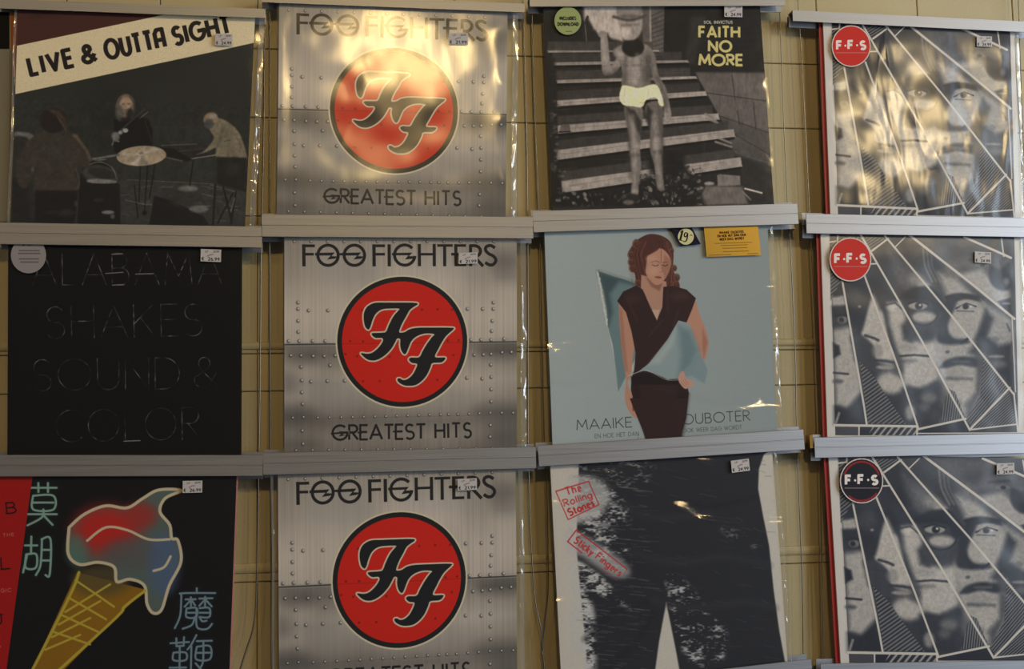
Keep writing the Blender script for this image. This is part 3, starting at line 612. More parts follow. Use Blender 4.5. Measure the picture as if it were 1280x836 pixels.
    P([(700, 640), (760, 570), (800, 680), (850, 800), (866, 900), (840, 1010), (800, 1060), (770, 1000), (760, 880), (700, 800)], sk, 5, sm=True); P([(820, 780), (860, 880), (830, 1000), (820, 900)], (156, 106, 92), 14, .6)
    # dress
    dr = (52, 30, 30)
    P([(185, 575), (230, 505), (330, 458), (375, 490), (420, 590), (480, 718), (520, 620), (528, 470), (600, 462), (700, 490), (770, 555), (740, 640), (690, 760), (640, 860), (640, 1100), (700, 1180), (720, 1260), (700, 1450), (668, 1560), (655, 1720), (410, 1720), (395, 1600), (330, 1400), (285, 1240), (290, 1150), (310, 1090), (320, 960), (290, 800), (250, 660)], dr, 4)
    for a, b in (((260, 560), (330, 720)), ((520, 720), (420, 840)), ((640, 640), (600, 760)), ((560, 500), (560, 650))): S([a, b], 10, (78, 50, 46), 14, .6)
    P([(400, 540), (440, 640), (500, 640), (480, 720), (430, 620)], (206, 176, 158), 5, .9)
    for q in range(50):
        r = rnd(1500+q).rand(4); x = 330+r[0]*330; y = 1230+r[1]*430; S([(x, y), (x+8*r[2]-4, y+60+60*r[3])], 3, (64, 38, 38) if r[2] > .5 else (38, 20, 22), 4, .45)
    P([(640, 1200), (720, 1270), (700, 1450), (655, 1700), (600, 1700), (620, 1400)], (30, 16, 18), 30, .7); P([(290, 1160), (330, 1170), (420, 1500), (430, 1700), (400, 1600), (320, 1380)], (32, 18, 20), 20, .7)
    E(300, 560, 50, 30, (76, 50, 46), 40, .6); E(650, 540, 60, 30, (84, 54, 50), 40, .6)
    # curled sheet of paper held in front
    P([(262, 1130), (330, 1110), (420, 1040), (560, 860), (640, 720), (720, 740), (780, 900), (800, 960), (860, 1090), (838, 1190), (740, 1160), (640, 1155), (560, 1160), (450, 1110), (380, 1092)], (150, 168, 172), 4)
    P([(640, 760), (730, 800), (790, 940), (740, 1060), (640, 1150), (660, 980)], (108, 132, 142), 50, .8); P([(420, 1050), (560, 880), (620, 780), (600, 900), (500, 1040)], (178, 190, 188), 30, .8)
    P([(640, 1155), (800, 960), (860, 1090), (838, 1190), (740, 1130)], (134, 154, 160), 10, .9); S(smooth([(262, 1134), (380, 1094), (450, 1112), (560, 1164), (700, 1158)], 4, False), 5, (196, 204, 200), 3, .8)
    P([(285, 1140), (380, 1104), (450, 1122), (560, 1172), (640, 1168), (640, 1200), (300, 1200)], (26, 14, 14), 10, .9)
    P([(655, 1110), (680, 1100), (700, 1150), (740, 1168), (756, 1200), (720, 1220), (690, 1230), (652, 1190), (640, 1150)], (204, 158, 140), 4, sm=True)
    for q in range(3): S([(662+q*14, 1180-q*10), (690+q*14, 1210-q*6)], 3, (150, 100, 86), 3, .7)
    E(455, 350, 40, 40, (214, 168, 146), 40, .6); E(440, 260, 40, 20, (210, 164, 142), 24, .6)
    for q in range(40):   # torn edge
        r = rnd(700+q).rand(3); x0, y0 = ((36, 345), (96, 640), (104, 760), (160, 1000))[min(3, q % 4)]
        t_ = q/40; P([(40+70*t_*1.0+10*r[0]-8, 350+400*t_), (52+70*t_+12*r[1]-8, 362+400*t_), (44+70*t_+8*r[2]-8, 385+400*t_)], (214, 218, 212), 2, .8)
    p.crop(700, 500, 4.923); ink = (48, 54, 60)
    p.text('MAAIKE', (100, 183), (438, 165), 60, 4.6, ink, gap=.2); p.text('OUBOTER', (754, 150), (1168, 124), 60, 4.6, ink, gap=.22)
    p.text('EN HOE HET DAN', (212, 234), (482, 218), 24, 2.8, (86, 96, 102), gap=.28); p.text('OOK WEER DAG WORDT', (754, 200), (1118, 178), 24, 2.8, (86, 96, 102), gap=.26)
    P([(425, -10), (785, -10), (738, 225), (738, 330), (540, 330), (530, 240), (470, 100)], dr, 2)
    p.speck(.05, 3)
    return p
def art_denim():
    """a plain piece of dark scuffed denim cloth on white, with the two red stamps"""
    p = Print(NP, to_uv(Q['denim']), (212, 206, 196)); P, E, S = p.P, p.E, p.S
    p.crop(660, 540, 2.825); dk = (38, 40, 48)
    P([(180, 40), (880, 40), (832, 80), (815, 130), (812, 200), (830, 300), (850, 400), (866, 560), (885, 700), (912, 850), (912, 900), (545, 900), (520, 760), (488, 600), (462, 740), (440, 900), (215, 900), (205, 760), (185, 560), (170, 400), (175, 250)], dk, 8)
    # scuffs: pale dry-brush wear, cloth folds
    N = vnoise(NP, 26, 2, 70)*.4+vnoise(NP, 90, 3, 200)*.35+vnoise(NP, 14, 7)*.25
    def scuff(poly, c, amt, blur=30):
        b = p.a.copy(); P(poly, c, blur, 1, sm=True); m = np.clip((N-(1-amt))*4+.05, 0, 1)[..., None]; p.a = b*(1-m)+p.a*m
    scuff([(150, 150), (300, 200), (360, 290), (340, 330), (200, 310), (150, 240)], 196, .50)
    scuff([(150, 290), (330, 370), (360, 470), (300, 470), (200, 420), (140, 420)], 200, .55)
    scuff([(150, 450), (250, 500), (360, 620), (330, 610), (220, 560), (160, 560)], 206, .66, 20)
    scuff([(160, 560), (220, 590), (240, 700), (230, 900), (150, 900)], 206, .62)
    scuff([(490, 500), (570, 540), (640, 640), (700, 700), (680, 820), (600, 830), (540, 760), (500, 620)], 190, .47)
    scuff([(680, 340), (760, 350), (820, 400), (760, 410)], 120, .45); scuff([(180, 100), (420, 100), (420, 180), (200, 200)], 130, .45)
    for q in range(260):
        r = rnd(1200+q).rand(5); x = 170+r[0]*(240 if q < 150 else 700); y = 60+780*r[1]; w_ = 15+45*r[2]
        if q >= 150 and 430 < x < 560 and y > 560: continue
        S([(x, y), (x+w_, y+(6 if x < 420 else 14)*r[3])], 1.5+1.5*r[4], 90+90*r[3] if x < 430 else 70+40*r[3], 3, .35)
    for l in ([(200, 270), (300, 250), (440, 300), (640, 290)], [(380, 430), (520, 460), (700, 440), (850, 470)], [(440, 590), (560, 620), (760, 600), (870, 620)]): S(smooth(l, 5, False), 16, (60, 62, 68), 30, .5)
    for l in ([(200, 730), (300, 640), (420, 600)], [(260, 860), (380, 740), (440, 640)], [(560, 250), (660, 260), (800, 230)]): S(smooth(l, 5, False), 12, (24, 26, 34), 24, .6)
    P([(150, 165), (250, 170), (290, 230), (240, 300), (150, 310)], 200, 40, .8, sm=True); P([(140, 350), (210, 370), (330, 450), (360, 500), (300, 510), (190, 440), (140, 420)], 200, 36, .75, sm=True)
    p.crop(685, 595, 5.97); rd = (204, 48, 46)
    p.S([(55, 112), (300, 38), (378, 212), (148, 324), (55, 112)], 8, rd, 2, .9); p.S([(62, 118), (310, 40)], 3, rd, 1, .6)
    p.text('The', (140, 142), (248, 108), 56, 11, rd, gap=.3, op=.85); p.text('Rolling', (122, 226), (328, 160), 50, 10, rd, gap=.22, op=.75); p.text('Stones', (160, 296), (346, 218), 52, 12, rd, gap=.22)
    p.S([(210, 402), (590, 694)], 10, rd, 2, .8); p.S([(210, 402), (145, 488), (250, 570)], 10, rd, 2, .9); p.S([(400, 690), (510, 774)], 5, rd, 2, .5); p.S([(590, 694), (566, 730)], 6, rd, 2, .5)
    p.text('Sticky', (188, 490), (318, 592), 54, 11, rd, gap=.24, op=.9); p.text('Fingers', (352, 610), (530, 748), 52, 10, rd, gap=.24, op=.85)
    p.speck(.08, 3)
    return p
# small printed stickers, drawn on a unit card 100 wide
def unit(w=100, h=100): return lambda q: (q[0]/w, q[1]/h)
def art_price(figs='21.99'):
    p = Print(112, unit(100, 62), (196, 191, 189), 70)
    p.text('LP', (22, 16), (36, 16), 8, 2.4, (120, 116, 122)); p.text('2019', (62, 15), (90, 14), 8, 2.4, (110, 104, 112))
    p.S([(34, 34), (46, 28), (60, 25)], 6, (140, 116, 128), 3, .8); p.S([(36, 34), (38, 42)], 5, (150, 124, 136), 3, .6)
    p.text('€', (6, 56), (16, 56), 15, 3.2, (40, 36, 44)); p.text(figs, (38, 56), (92, 56), 14, 3.4, (46, 42, 50), gap=.3)
    return p
def art_grey():
    p = Print(150, unit(), (150, 144, 146)); c = (98, 90, 92)
    p.text('2 LP', (34, 22), (64, 22), 12, 3.4, (70, 62, 64), gap=.4)
    for y, a, b in ((37, 24, 80), (45, 22, 82), (60, 24, 78), (69, 28, 78)):
        x = a; k = 0
        while x < b:
            w = 5+(k*7 % 6); p.S([(x, y), (min(b, x+w), y)], 4, c, 1, .8); x += w+3.5; k += 1
    return p
def art_green():
    p = Print(170, unit(), (158, 170, 112)); c = (52, 56, 42)
    p.text('INCLUDES', (20, 46), (80, 46), 10, 4, c, gap=.42); p.text('DOWNLOAD', (13, 67), (89, 67), 10, 4, c, gap=.36); p.S([(42, 88), (64, 88)], 2.4, c, 1, .7)
    return p
def art_red(dark=False):
    bg = (38, 38, 46) if dark else (204, 52, 44); p = Print(220, unit(), (214, 200, 196))
    p.E(50, 50, 47.5, 47.5, bg)
    if dark:
        p.ring(50, 50, 42, 4, (150, 40, 44), 200, 340); p.ring(50, 50, 44, 4, (150, 40, 44), 40, 130)
    w = (236, 228, 222)
    p.text('F', (14, 58), (25, 58), 19, 6.2, w); p.text('F', (43, 57), (54, 57), 19, 6.2, w); p.text('S', (74, 57), (86, 57), 18, 6.2, w)
    p.E(35, 49, 2.6, 2.6, w); p.E(65, 48, 2.6, 2.6, w)
    x = 12; k = 0
    while x < 88: p.S([(x, 66), (x+3+k % 3, 66)], 2, (170, 150, 148), 1, .8); x += 5.2+k % 3; k += 1
    return p
def art_gold():
    p = Print(300, unit(100, 52), (196, 156, 66), 156); c = (74, 48, 26)
    p.text('MAAIKE OUBOTER', (28, 12), (72, 11.5), 3.6, 1.3, c, gap=.34); p.text('EN HOE HET DAN OOK', (24, 18), (76, 17), 3.6, 1.3, c, gap=.34); p.text('WEER DAG WORDT', (27, 24), (72, 23), 3.6, 1.3, c, gap=.34)
    for y, a, b in ((29, 17, 86), (33, 28, 77), (38, 31, 76), (44, 31, 78), (51-1.5, 4, 45), (49, 76, 96)):
        x = a; k = 0
        while x < b: w = 2.2+(k*5 % 4); p.S([(x, y), (min(b, x+w), y)], 1.3, (120, 88, 38), .6, .8); x += w+1.3; k += 1
    return p
def art_nine():
    p = Print(200, unit(), (18, 14, 34))
    p.S([(10, 12), (26, 24)], 4, (56, 40, 70), 4, .7); p.S([(78, 78), (92, 88)], 4, (44, 38, 78), 4, .7)
    p.E(50.7, 50.7, 24, 37.5, (212, 206, 156)); c = (30, 24, 20)
    p.S([(40.5, 24), (34, 66)], 6, c); p.S([(30, 66), (40, 70)], 3, c); p.S([(35, 30), (41, 23)], 3, c)
    p.S(smooth([(56, 37), (50, 32), (46, 42), (48, 52), (53, 48), (56, 38), (54, 62), (49, 74), (44, 72)], 4, False), 4, c)
    p.S([(64, 46), (66, 42), (69, 46)], 3, (90, 86, 60), 2, .9)
    return p
def art_spine():
    p = Print(64, unit(100, 400), (126, 118, 96), 256)
    p.P([(0, 0), (48, 0), (48, 75), (0, 75)], (10, 9, 10)); p.P([(52, -2), (100, -2), (100, 128), (60, 128)], (150, 78, 26)); p.P([(66, 128), (100, 128), (100, 400), (72, 400)], (14, 12, 12)); p.P([(48, 76), (66, 76), (66, 400), (48, 400)], (108, 102, 82))
    return p
# ================================================================ helpers
def tag(o, label=None, cat=None, group=None, kind=None):
    for k, v in (('label', label), ('category', cat), ('group', group), ('kind', kind)):
        if v: o[k] = v
    return o
def link(name, me, mat, parent=None, loc=None):
    o = bpy.data.objects.new(name, me); sc.collection.objects.link(o)
    if mat is not None and not me.materials: me.materials.append(mat)
    if parent: o.parent = parent
    return o
def thing(name, loc, label, cat, group=None):
    o = bpy.data.objects.new(name, None); sc.collection.objects.link(o); o.location = loc; o.empty_display_size = .05
    return tag(o, label, cat, group)
def local(v, parent):
    p = parent.location if parent else (0, 0, 0)
    return (v[0]-p[0], v[1]-p[1], v[2]-p[2])
def mesh(name, verts, faces, mat, parent=None, uvs=None, smooth_=False):
    me = bpy.data.meshes.new(name); me.from_pydata([local(v, parent) for v in verts], [], faces)
    if uvs is not None:
        uv = me.uv_layers.new(name='UVMap')
        for l in me.loops: uv.data[l.index].uv = uvs[l.vertex_index]
    if smooth_:
        for p in me.polygons: p.use_smooth = True
    me.update(); return link(name, me, mat, parent)
def slab(name, poly, y0, y1, mat, parent=None, uv=None):
    """poly: (x,z) outline seen from the camera (clockwise); front at y0, back at y1"""
    n = len(poly); v = [(p[0], y0, p[1]) for p in poly]+[(p[0], y1, p[1]) for p in poly]
    f = [tuple(range(n))[::-1], tuple(range(n, 2*n))]+[(i, (i+1) % n, n+(i+1) % n, n+i) for i in range(n)]
    uvs = None
    if uv: uvs = [uv(p) for p in poly]*2
    o = mesh(name, v, f, mat, parent, uvs)
    bm = bmesh.new(); bm.from_mesh(o.data); bmesh.ops.recalc_face_normals(bm, faces=bm.faces[:]); bm.to_mesh(o.data); bm.free()
    return o
def tube(name, pts, r, mat, parent=None, seg=8):
    pts = [np.array(p, float) for p in pts]; v = []; f = []
    for i, p in enumerate(pts):
        d = pts[min(i+1, len(pts)-1)]-pts[max(i-1, 0)]; d /= np.linalg.norm(d)
        a = np.cross(d, (0, 1, 0)); a /= np.linalg.norm(a); b = np.cross(d, a)
        for k in range(seg):
            t = 2*math.pi*k/seg; v.append(tuple(p+r*(a*math.cos(t)+b*math.sin(t))))
    for i in range(len(pts)-1):
        for k in range(seg): f.append((i*seg+k, i*seg+(k+1) % seg, (i+1)*seg+(k+1) % seg, (i+1)*seg+k))
    f += [tuple(range(seg)), tuple(range((len(pts)-1)*seg, len(pts)*seg))[::-1]]
    return mesh(name, v, f, mat, parent, smooth_=True)
# ================================================================ materials
def mat(name, color=(.5, .5, .5), rough=.5, metal=0, spec=.5):
    m = bpy.data.materials.new(name); m.use_nodes = True; b = m.node_tree.nodes['Principled BSDF']
    b.inputs['Base Color'].default_value = (*color, 1); b.inputs['Roughness'].default_value = rough; b.inputs['Metallic'].default_value = metal
    b.inputs['Specular IOR Level'].default_value = spec
    return m
def lin(c): return tuple((v/255/12.92 if v/255 <= .04045 else ((v/255+.055)/1.055)**2.4) for v in c)
def nd(m, t, **kw):
    n = m.node_tree.nodes.new(t)
    for k, v in kw.items():
        if hasattr(n, k): setattr(n, k, v)
        else: n.inputs[k].default_value = v
    return n
def noisy(m, c0, c1, scale, detail=4, stretch=(1, 1, 1), bump=0, bscale=None, rough=None):
    L = m.node_tree.links; b = m.node_tree.nodes['Principled BSDF']
    tc = nd(m, 'ShaderNodeTexCoord'); mp = nd(m, 'ShaderNodeMapping'); mp.inputs['Scale'].default_value = stretch
    L.new(tc.outputs['Object'], mp.inputs[0])
    n = nd(m, 'ShaderNodeTexNoise', Scale=scale, Detail=detail); L.new(mp.outputs[0], n.inputs['Vector'])
    r = nd(m, 'ShaderNodeValToRGB'); r.color_ramp.elements[0].position = .3; r.color_ramp.elements[1].position = .7
    r.color_ramp.elements[0].color = (*c0, 1); r.color_ramp.elements[1].color = (*c1, 1)
    L.new(n.outputs[0], r.inputs[0]); L.new(r.outputs[0], b.inputs['Base Color'])
    if bump:
        n2 = nd(m, 'ShaderNodeTexNoise', Scale=bscale or scale*3, Detail=3)
        bp = nd(m, 'ShaderNodeBump', Strength=bump, Distance=.001); L.new(n2.outputs[0], bp.inputs['Height']); L.new(bp.outputs[0], b.inputs['Normal'])
    if rough:
        mr = nd(m, 'ShaderNodeMapRange'); mr.inputs[3].default_value, mr.inputs[4].default_value = rough
        L.new(n.outputs[0], mr.inputs[0]); L.new(mr.outputs[0], b.inputs['Roughness'])
    return m
M_wall = noisy(mat('cream_wall_paint', rough=.42), lin((190, 176, 136)), lin((176, 161, 121)), 5, 5, bump=.25, bscale=60)
M_joint = mat('dark_joint', lin((140, 122, 84)), .8)
M_alu = noisy(mat('brushed_aluminium', rough=.36, metal=.9), lin((152, 153, 158)), lin((168, 169, 173)), 3, 4, stretch=(2, 1, 260), bump=.04, bscale=40, rough=(.42, .55))
M_wire = mat('steel_wire', lin((128, 124, 118)), .35, 1)
M_brass = mat('brass', lin((190, 150, 80)), .3, 1)
M_dark = mat('dark_plastic', lin((30, 28, 28)), .5)
M_card = mat('white_card', lin((205, 198, 186)), .6)
M_redcard = mat('red_card', lin((168, 34, 28)), .5)
M_blackcard = mat('black_card', lin((20, 20, 22)), .5)
M_pinkcard = mat('pink_card', lin((206, 130, 122)), .5)
def printed(name, p, rough=.45, metal=0):
    h, w = p.a.shape[:2]; im = bpy.data.images.new(name, w, h)
    px = np.ones((h, w, 4), np.float32); px[..., :3] = np.clip(p.a[::-1], 0, 1); im.pixels.foreach_set(px.ravel()); im.update(); im.pack()
    m = mat(name, rough=rough, metal=metal, spec=.12); t = nd(m, 'ShaderNodeTexImage'); t.image = im; t.extension = 'EXTEND'
    m.node_tree.links.new(t.outputs[0], m.node_tree.nodes['Principled BSDF'].inputs['Base Color'])
    return m
def plastic(name, haze=.012, bump=.35, scale=9, seed=0, stretch=(1, 1, 1), rough=.09, f0=.05, crease=.25):
    """clear polythene sleeve: mostly see-through, fresnel gloss, creases"""
    m = bpy.data.materials.new(name); m.use_nodes = True; N = m.node_tree.nodes; L = m.node_tree.links; N.clear()
    out = N.new('ShaderNodeOutputMaterial'); tr = N.new('ShaderNodeBsdfTransparent'); gl = N.new('ShaderNodeBsdfGlossy'); df = N.new('ShaderNodeBsdfDiffuse')
    gl.inputs['Roughness'].default_value = rough; df.inputs[0].default_value = (.8, .8, .8, 1)
    # two-sided Schlick reflectance, so light also passes from behind the film
    ge = N.new('ShaderNodeNewGeometry'); dt = N.new('ShaderNodeVectorMath'); dt.operation = 'DOT_PRODUCT'
    ab = N.new('ShaderNodeMath'); ab.operation = 'ABSOLUTE'; om = N.new('ShaderNodeMath'); om.operation = 'SUBTRACT'; om.inputs[0].default_value = 1; om.use_clamp = True
    pw = N.new('ShaderNodeMath'); pw.operation = 'POWER'; pw.inputs[1].default_value = 5
    fr = N.new('ShaderNodeMath'); fr.operation = 'MULTIPLY_ADD'; fr.inputs[1].default_value = 1-f0; fr.inputs[2].default_value = f0
    L.new(ge.outputs['Incoming'], dt.inputs[0]); L.new(dt.outputs['Value'], ab.inputs[0]); L.new(ab.outputs[0], om.inputs[1]); L.new(om.outputs[0], pw.inputs[0]); L.new(pw.outputs[0], fr.inputs[0])
    mx = N.new('ShaderNodeMixShader'); mh = N.new('ShaderNodeMixShader'); mh.inputs[0].default_value = haze
    tc = N.new('ShaderNodeTexCoord'); mp = N.new('ShaderNodeMapping'); mp.inputs['Scale'].default_value = stretch; mp.inputs['Location'].default_value = (seed*3.7, seed*1.3, seed*2.1)
    mp.inputs['Rotation'].default_value = (0, .5+seed*.7, 0)
    L.new(tc.outputs['Object'], mp.inputs[0])
    n1 = N.new('ShaderNodeTexNoise'); n1.inputs['Scale'].default_value = scale; n1.inputs['Detail'].default_value = 3; n1.inputs['Distortion'].default_value = .6
    n2 = N.new('ShaderNodeTexVoronoi'); n2.feature = 'DISTANCE_TO_EDGE'; n2.inputs['Scale'].default_value = scale*.6
    L.new(mp.outputs[0], n1.inputs['Vector'])
    n0 = N.new('ShaderNodeTexNoise'); n0.inputs['Scale'].default_value = scale*1.7; L.new(mp.outputs[0], n0.inputs['Vector'])
    va = N.new('ShaderNodeVectorMath'); va.operation = 'MULTIPLY_ADD'; va.inputs[1].default_value = (.16,)*3
    L.new(n0.outputs['Color'], va.inputs[0]); L.new(mp.outputs[0], va.inputs[2]); L.new(va.outputs[0], n2.inputs['Vector'])
    mr = N.new('ShaderNodeMapRange'); mr.interpolation_type = 'SMOOTHSTEP'; mr.inputs[1].default_value = 0; mr.inputs[2].default_value = .07; mr.inputs[3].default_value = 1; mr.inputs[4].default_value = 0
    L.new(n2.outputs[0], mr.inputs[0])
    mk = N.new('ShaderNodeMath'); mk.operation = 'MULTIPLY'; L.new(mr.outputs[0], mk.inputs[0]); L.new(n0.outputs[0], mk.inputs[1])
    ad = N.new('ShaderNodeMath'); ad.operation = 'MULTIPLY_ADD'; ad.inputs[1].default_value = crease
    L.new(mk.outputs[0], ad.inputs[0]); L.new(n1.outputs[0], ad.inputs[2])
    bp = N.new('ShaderNodeBump'); bp.inputs['Strength'].default_value = bump; bp.inputs['Distance'].default_value = .012
    L.new(ad.outputs[0], bp.inputs['Height']); L.new(bp.outputs[0], gl.inputs['Normal']); L.new(bp.outputs[0], dt.inputs[1])
    L.new(tr.outputs[0], mh.inputs[1]); L.new(df.outputs[0], mh.inputs[2])
    L.new(fr.outputs[0], mx.inputs[0]); L.new(mh.outputs[0], mx.inputs[1]); L.new(gl.outputs[0], mx.inputs[2]); L.new(mx.outputs[0], out.inputs[0])
    return m
# ================================================================ the wall
YW = DC+.028
def wz(x, y): return wp((x, y), YW)[1]
def wx(x, y): return wp((x, y), YW)[0]
ZS = [wz(330, 61), wz(330, 147), wz(330, 270), wz(330, 442), wz(330, 489), wz(330, 727)]
ZS = [wz(330, -110)+.02]+ZS+[wz(330, 900)]
XS = [wx(-40, 20)-.02, wx(83, 5), wx(200, 5), wx(322, 5), wx(445, 5), wx(568, 5), wx(688, 5), wx(800, 5), wx(908, 5), wx(1020, 5), wx(1146, 5), wx(1265, 5), wx(1400, 5)]
wall = slab('wall_back', [(XS[0]-.6, .0), (XS[0]-.6, 3.0), (XS[-1]+.6, 3.0), (XS[-1]+.6, .0)], YW+.006, YW+.10, M_joint)
tag(wall, kind='structure')
def wall_block(x0, x1, z0, z1, b=.0010):
    g = .0005; x0 += g; x1 -= g; z0 += g; z1 -= g; v = []
    for (d, y) in ((0, YW+.006), (0, YW+b), (b, YW)): v += [(x0+d, y, z0+d), (x1-d, y, z0+d), (x1-d, y, z1-d), (x0+d, y, z1-d)]
    f = [(8, 9, 10, 11)]
    for k in (0, 4):
        for i in range(4): f.append((k+i, k+(i+1) % 4, k+4+(i+1) % 4, k+4+i))
    o = mesh('wall_panel', v, f, M_wall, wall); return o
for i in range(len(XS)-1):
    for j in range(len(ZS)-1): wall_block(XS[i], XS[i+1], ZS[j+1], ZS[j])
# plain boards above and below the seen part
wall_block(XS[0]-.6, XS[-1]+.6, ZS[0], 3.0); wall_block(XS[0]-.6, XS[-1]+.6, .0, ZS[-1])
wall_block(XS[0]-.6, XS[0], ZS[-1], ZS[0]); wall_block(XS[-1], XS[-1]+.6, ZS[-1], ZS[0])
for k, (ya, yb) in enumerate(((427, 437), (703, 716))):
    za, zb = wz(330, yb), wz(330, ya); n = 6; pr = []
    for t in range(n+1): a = math.pi*t/n; pr.append((YW-.0035*math.sin(a)**.7, (za+zb)/2-(zb-za)/2*math.cos(a)))
    v = [(x, y, z) for x in (XS[0], XS[-1]) for y, z in pr]; m_ = n+1
    f = [(i, i+1, m_+i+1, m_+i) for i in range(n)]+[(n, 0, m_, m_+n)]
    tag(mesh('trim_%d' % (k+1), v, f, M_wall), kind='structure')
# ================================================================ aluminium rails
LIPF, LIPB = DC-.0105, DC-.0090
BKF, BKB = DC+.0055, DC+.0070
RAILS = {}
def rail(key, tl, tr, bl, br, label, single=False, brass=False):
    a, b, c, d = (wp(q, LIPF) for q in (tl, tr, bl, br))
    h = (np.hypot(*(a-c))+np.hypot(*(b-d)))/2; l0 = (a+c)/2; l1 = (b+d)/2; ex = (l1-l0); ln = np.hypot(*ex); ex /= ln; ez = np.array([-ex[1], ex[0]])
    w = .0007; n = .0005
    if single:  # one channel, open below
        pr = [(LIPF, -h/2), (LIPF, h/2), (BKB, h/2), (BKB, -h/2-.004), (BKF, -h/2-.004), (BKF, h/2-.0015), (LIPB, h/2-.0015), (LIPB, -h/2)]
        web = h/2-.0015
    else:
        up = .52; m = h/2-h*.5
        pr = [(LIPF, h/2-.0005), (LIPF+.0005, h/2), (LIPB, h/2), (LIPB, m+w), (BKF, m+w), (BKF, h/2+.004), (BKB, h/2+.004), (BKB, -h/2-.004), (BKF, -h/2-.004), (BKF, m-w), (LIPB, m-w),
              (LIPB, -h/2), (LIPF+.0005, -h/2), (LIPF, -h/2+.0005), (LIPF, m-n*1.6), (LIPF+.0009, m-n), (LIPF+.0009, m+n), (LIPF, m+n*1.6)]
        web = m-w
    k = len(pr); t = thing('display_rail', (l0[0], DC, l0[1]), label, 'rail', 'aluminium display rails on the wires')
    v = [(P0[0]+ez[0]*z, y, P0[1]+ez[1]*z) for P0 in (l0, l1) for y, z in pr]
    f = [(i, k+i, k+(i+1) % k, (i+1) % k) for i in range(k)]+[tuple(range(k)), tuple(range(k, 2*k))[::-1]]
    o = mesh('rail_profile', v, f, M_alu, t)
    bm = bmesh.new(); bm.from_mesh(o.data); bmesh.ops.recalc_face_normals(bm, faces=bm.faces[:]); bmesh.ops.triangulate(bm, faces=[q for q in bm.faces if len(q.verts) > 4]); bm.to_mesh(o.data); bm.free()
    for s_, P0 in ((1, l0), (-1, l1)):       # blocks behind the ends that grip the hanging wire
        c0 = P0+ex*s_*.008
        cl = slab('wire_clamp', [tuple(c0+ex*x+ez*z) for x, z in ((-.006, -.007), (-.006, .007), (.006, .007), (.006, -.007))], BKB, BKB+.010, M_dark, t)
    if brass:
        c0 = l0+ex*-.0035
        slab('brass_hook', [tuple(c0+ex*x+ez*z) for x, z in ((-.0025, -.001), (-.003, h/2+.003), (.002, h/2+.004), (.0025, .0))], LIPF+.002, BKB, M_brass, t)
    RAILS[key] = (l0, ex, ez, web)
    return t
rail('r11', (-9, -1.5), (332, 11), (-9, 10), (332, 22.5), 'thin aluminium top rail above the cream banner reading LIVE & OUTTA SIGHT', True)
rail('r12', (-9, 277.5), (327.5, 283), (-9, 305), (327.5, 309.5), 'double aluminium rail between the stage photo sleeve and the all-black sleeve')
rail('r13', (-9, 568), (328.5, 569), (-9, 596), (328.5, 594.5), 'double aluminium rail between the all-black sleeve and the ice cream sleeve')
rail('r21', (326.5, -9), (656, 5), (326.5, 3), (656, 15), 'thin aluminium top rail over the uppermost riveted metal sleeve', True)
rail('r22', (327, 267.5), (666.4, 271), (327, 296), (666.4, 298), 'double aluminium rail between the upper and the middle riveted metal sleeve')
rail('r23', (329, 565.5), (670, 558.6), (329, 594), (670, 585), 'double aluminium rail between the middle and the lowest riveted metal sleeve')
rail('r31', (662, -3.5), (981, -4.5), (662, 8), (981, 7), 'thin aluminium top rail over the sleeve with the wooden steps photo', True)
rail('r32', (666.5, 263.5), (997.3, 254), (666.5, 290.5), (997.3, 280), 'double aluminium rail between the wooden steps sleeve and the pale blue sleeve')
rail('r33', (673, 557), (1005, 536), (673, 583), (1005, 562), 'double aluminium rail between the pale blue sleeve and the denim sleeve')
rail('r34', (676, 863), (1015, 823), (676, 889), (1015, 849), 'double aluminium rail at the bottom edge, holding the denim sleeve', True and False)
rail('r41', (991, 12.5), (1292, 27.5), (991, 26), (1292, 40.5), 'thin aluminium top rail over the sleeve of faces with a warm glare on it', True)
rail('r42', (1008, 267), (1300, 272.5), (1008, 291.5), (1300, 297), 'double aluminium rail between the upper and the middle sleeve of faces')
rail('r43', (1018.5, 546.5), (1300, 541), (1018.5, 572.5), (1300, 566), 'double aluminium rail with a brass hook, between the middle and lowest faces sleeves', brass=True)
rail('r44', (1026, 829.5), (1300, 825), (1026, 855), (1300, 850), 'double aluminium rail at the bottom right under the lowest faces sleeve')
rail('r24', (330, 858), (672, 850), (330, 884), (672, 876), 'double aluminium rail under the lowest riveted metal sleeve')
rail('r14', (-9, 862), (330, 860), (-9, 888), (330, 886), 'double aluminium rail under the ice cream sleeve')
# ================================================================ hanging wires
YH = BKB+.004
def wire(pts, label, mat_=M_wire, r=.0008, top=True, bottom=True):
    q = [wp(p, YH) for p in pts]
    if top: q = [q[0]+(q[0]-q[1])/np.hypot(*(q[0]-q[1]))*.35]+q
    if bottom: q = q+[q[-1]+(q[-1]-q[-2])/np.hypot(*(q[-1]-q[-2]))*.25]
    q = smooth(q, 5, False)
    tag(tube('hanging_wire', [(p[0], YH, p[1]) for p in q], r, mat_), label, 'wire', 'steel wires holding the rails')
wire([(331, 35), (330, 153), (328, 249), (326.4, 300), (325, 480), (323, 600), (321, 720), (317, 780), (300, 836)], 'grey hanging wire at the right end of the leftmost rails, bending left at the bottom')
wire([(337, 10), (337, 250), (337, 300), (338, 560), (339, 640), (340, 830)], 'pale hanging wire behind the left ends of the riveted metal sleeves')
wire([(654.5, 20), (658, 150), (659.5, 260), (660, 400), (660, 560), (661, 590), (664, 680), (669, 750), (677, 790), (680, 836)], 'dark hanging wire right of the riveted metal sleeves, bowing right near the bottom')
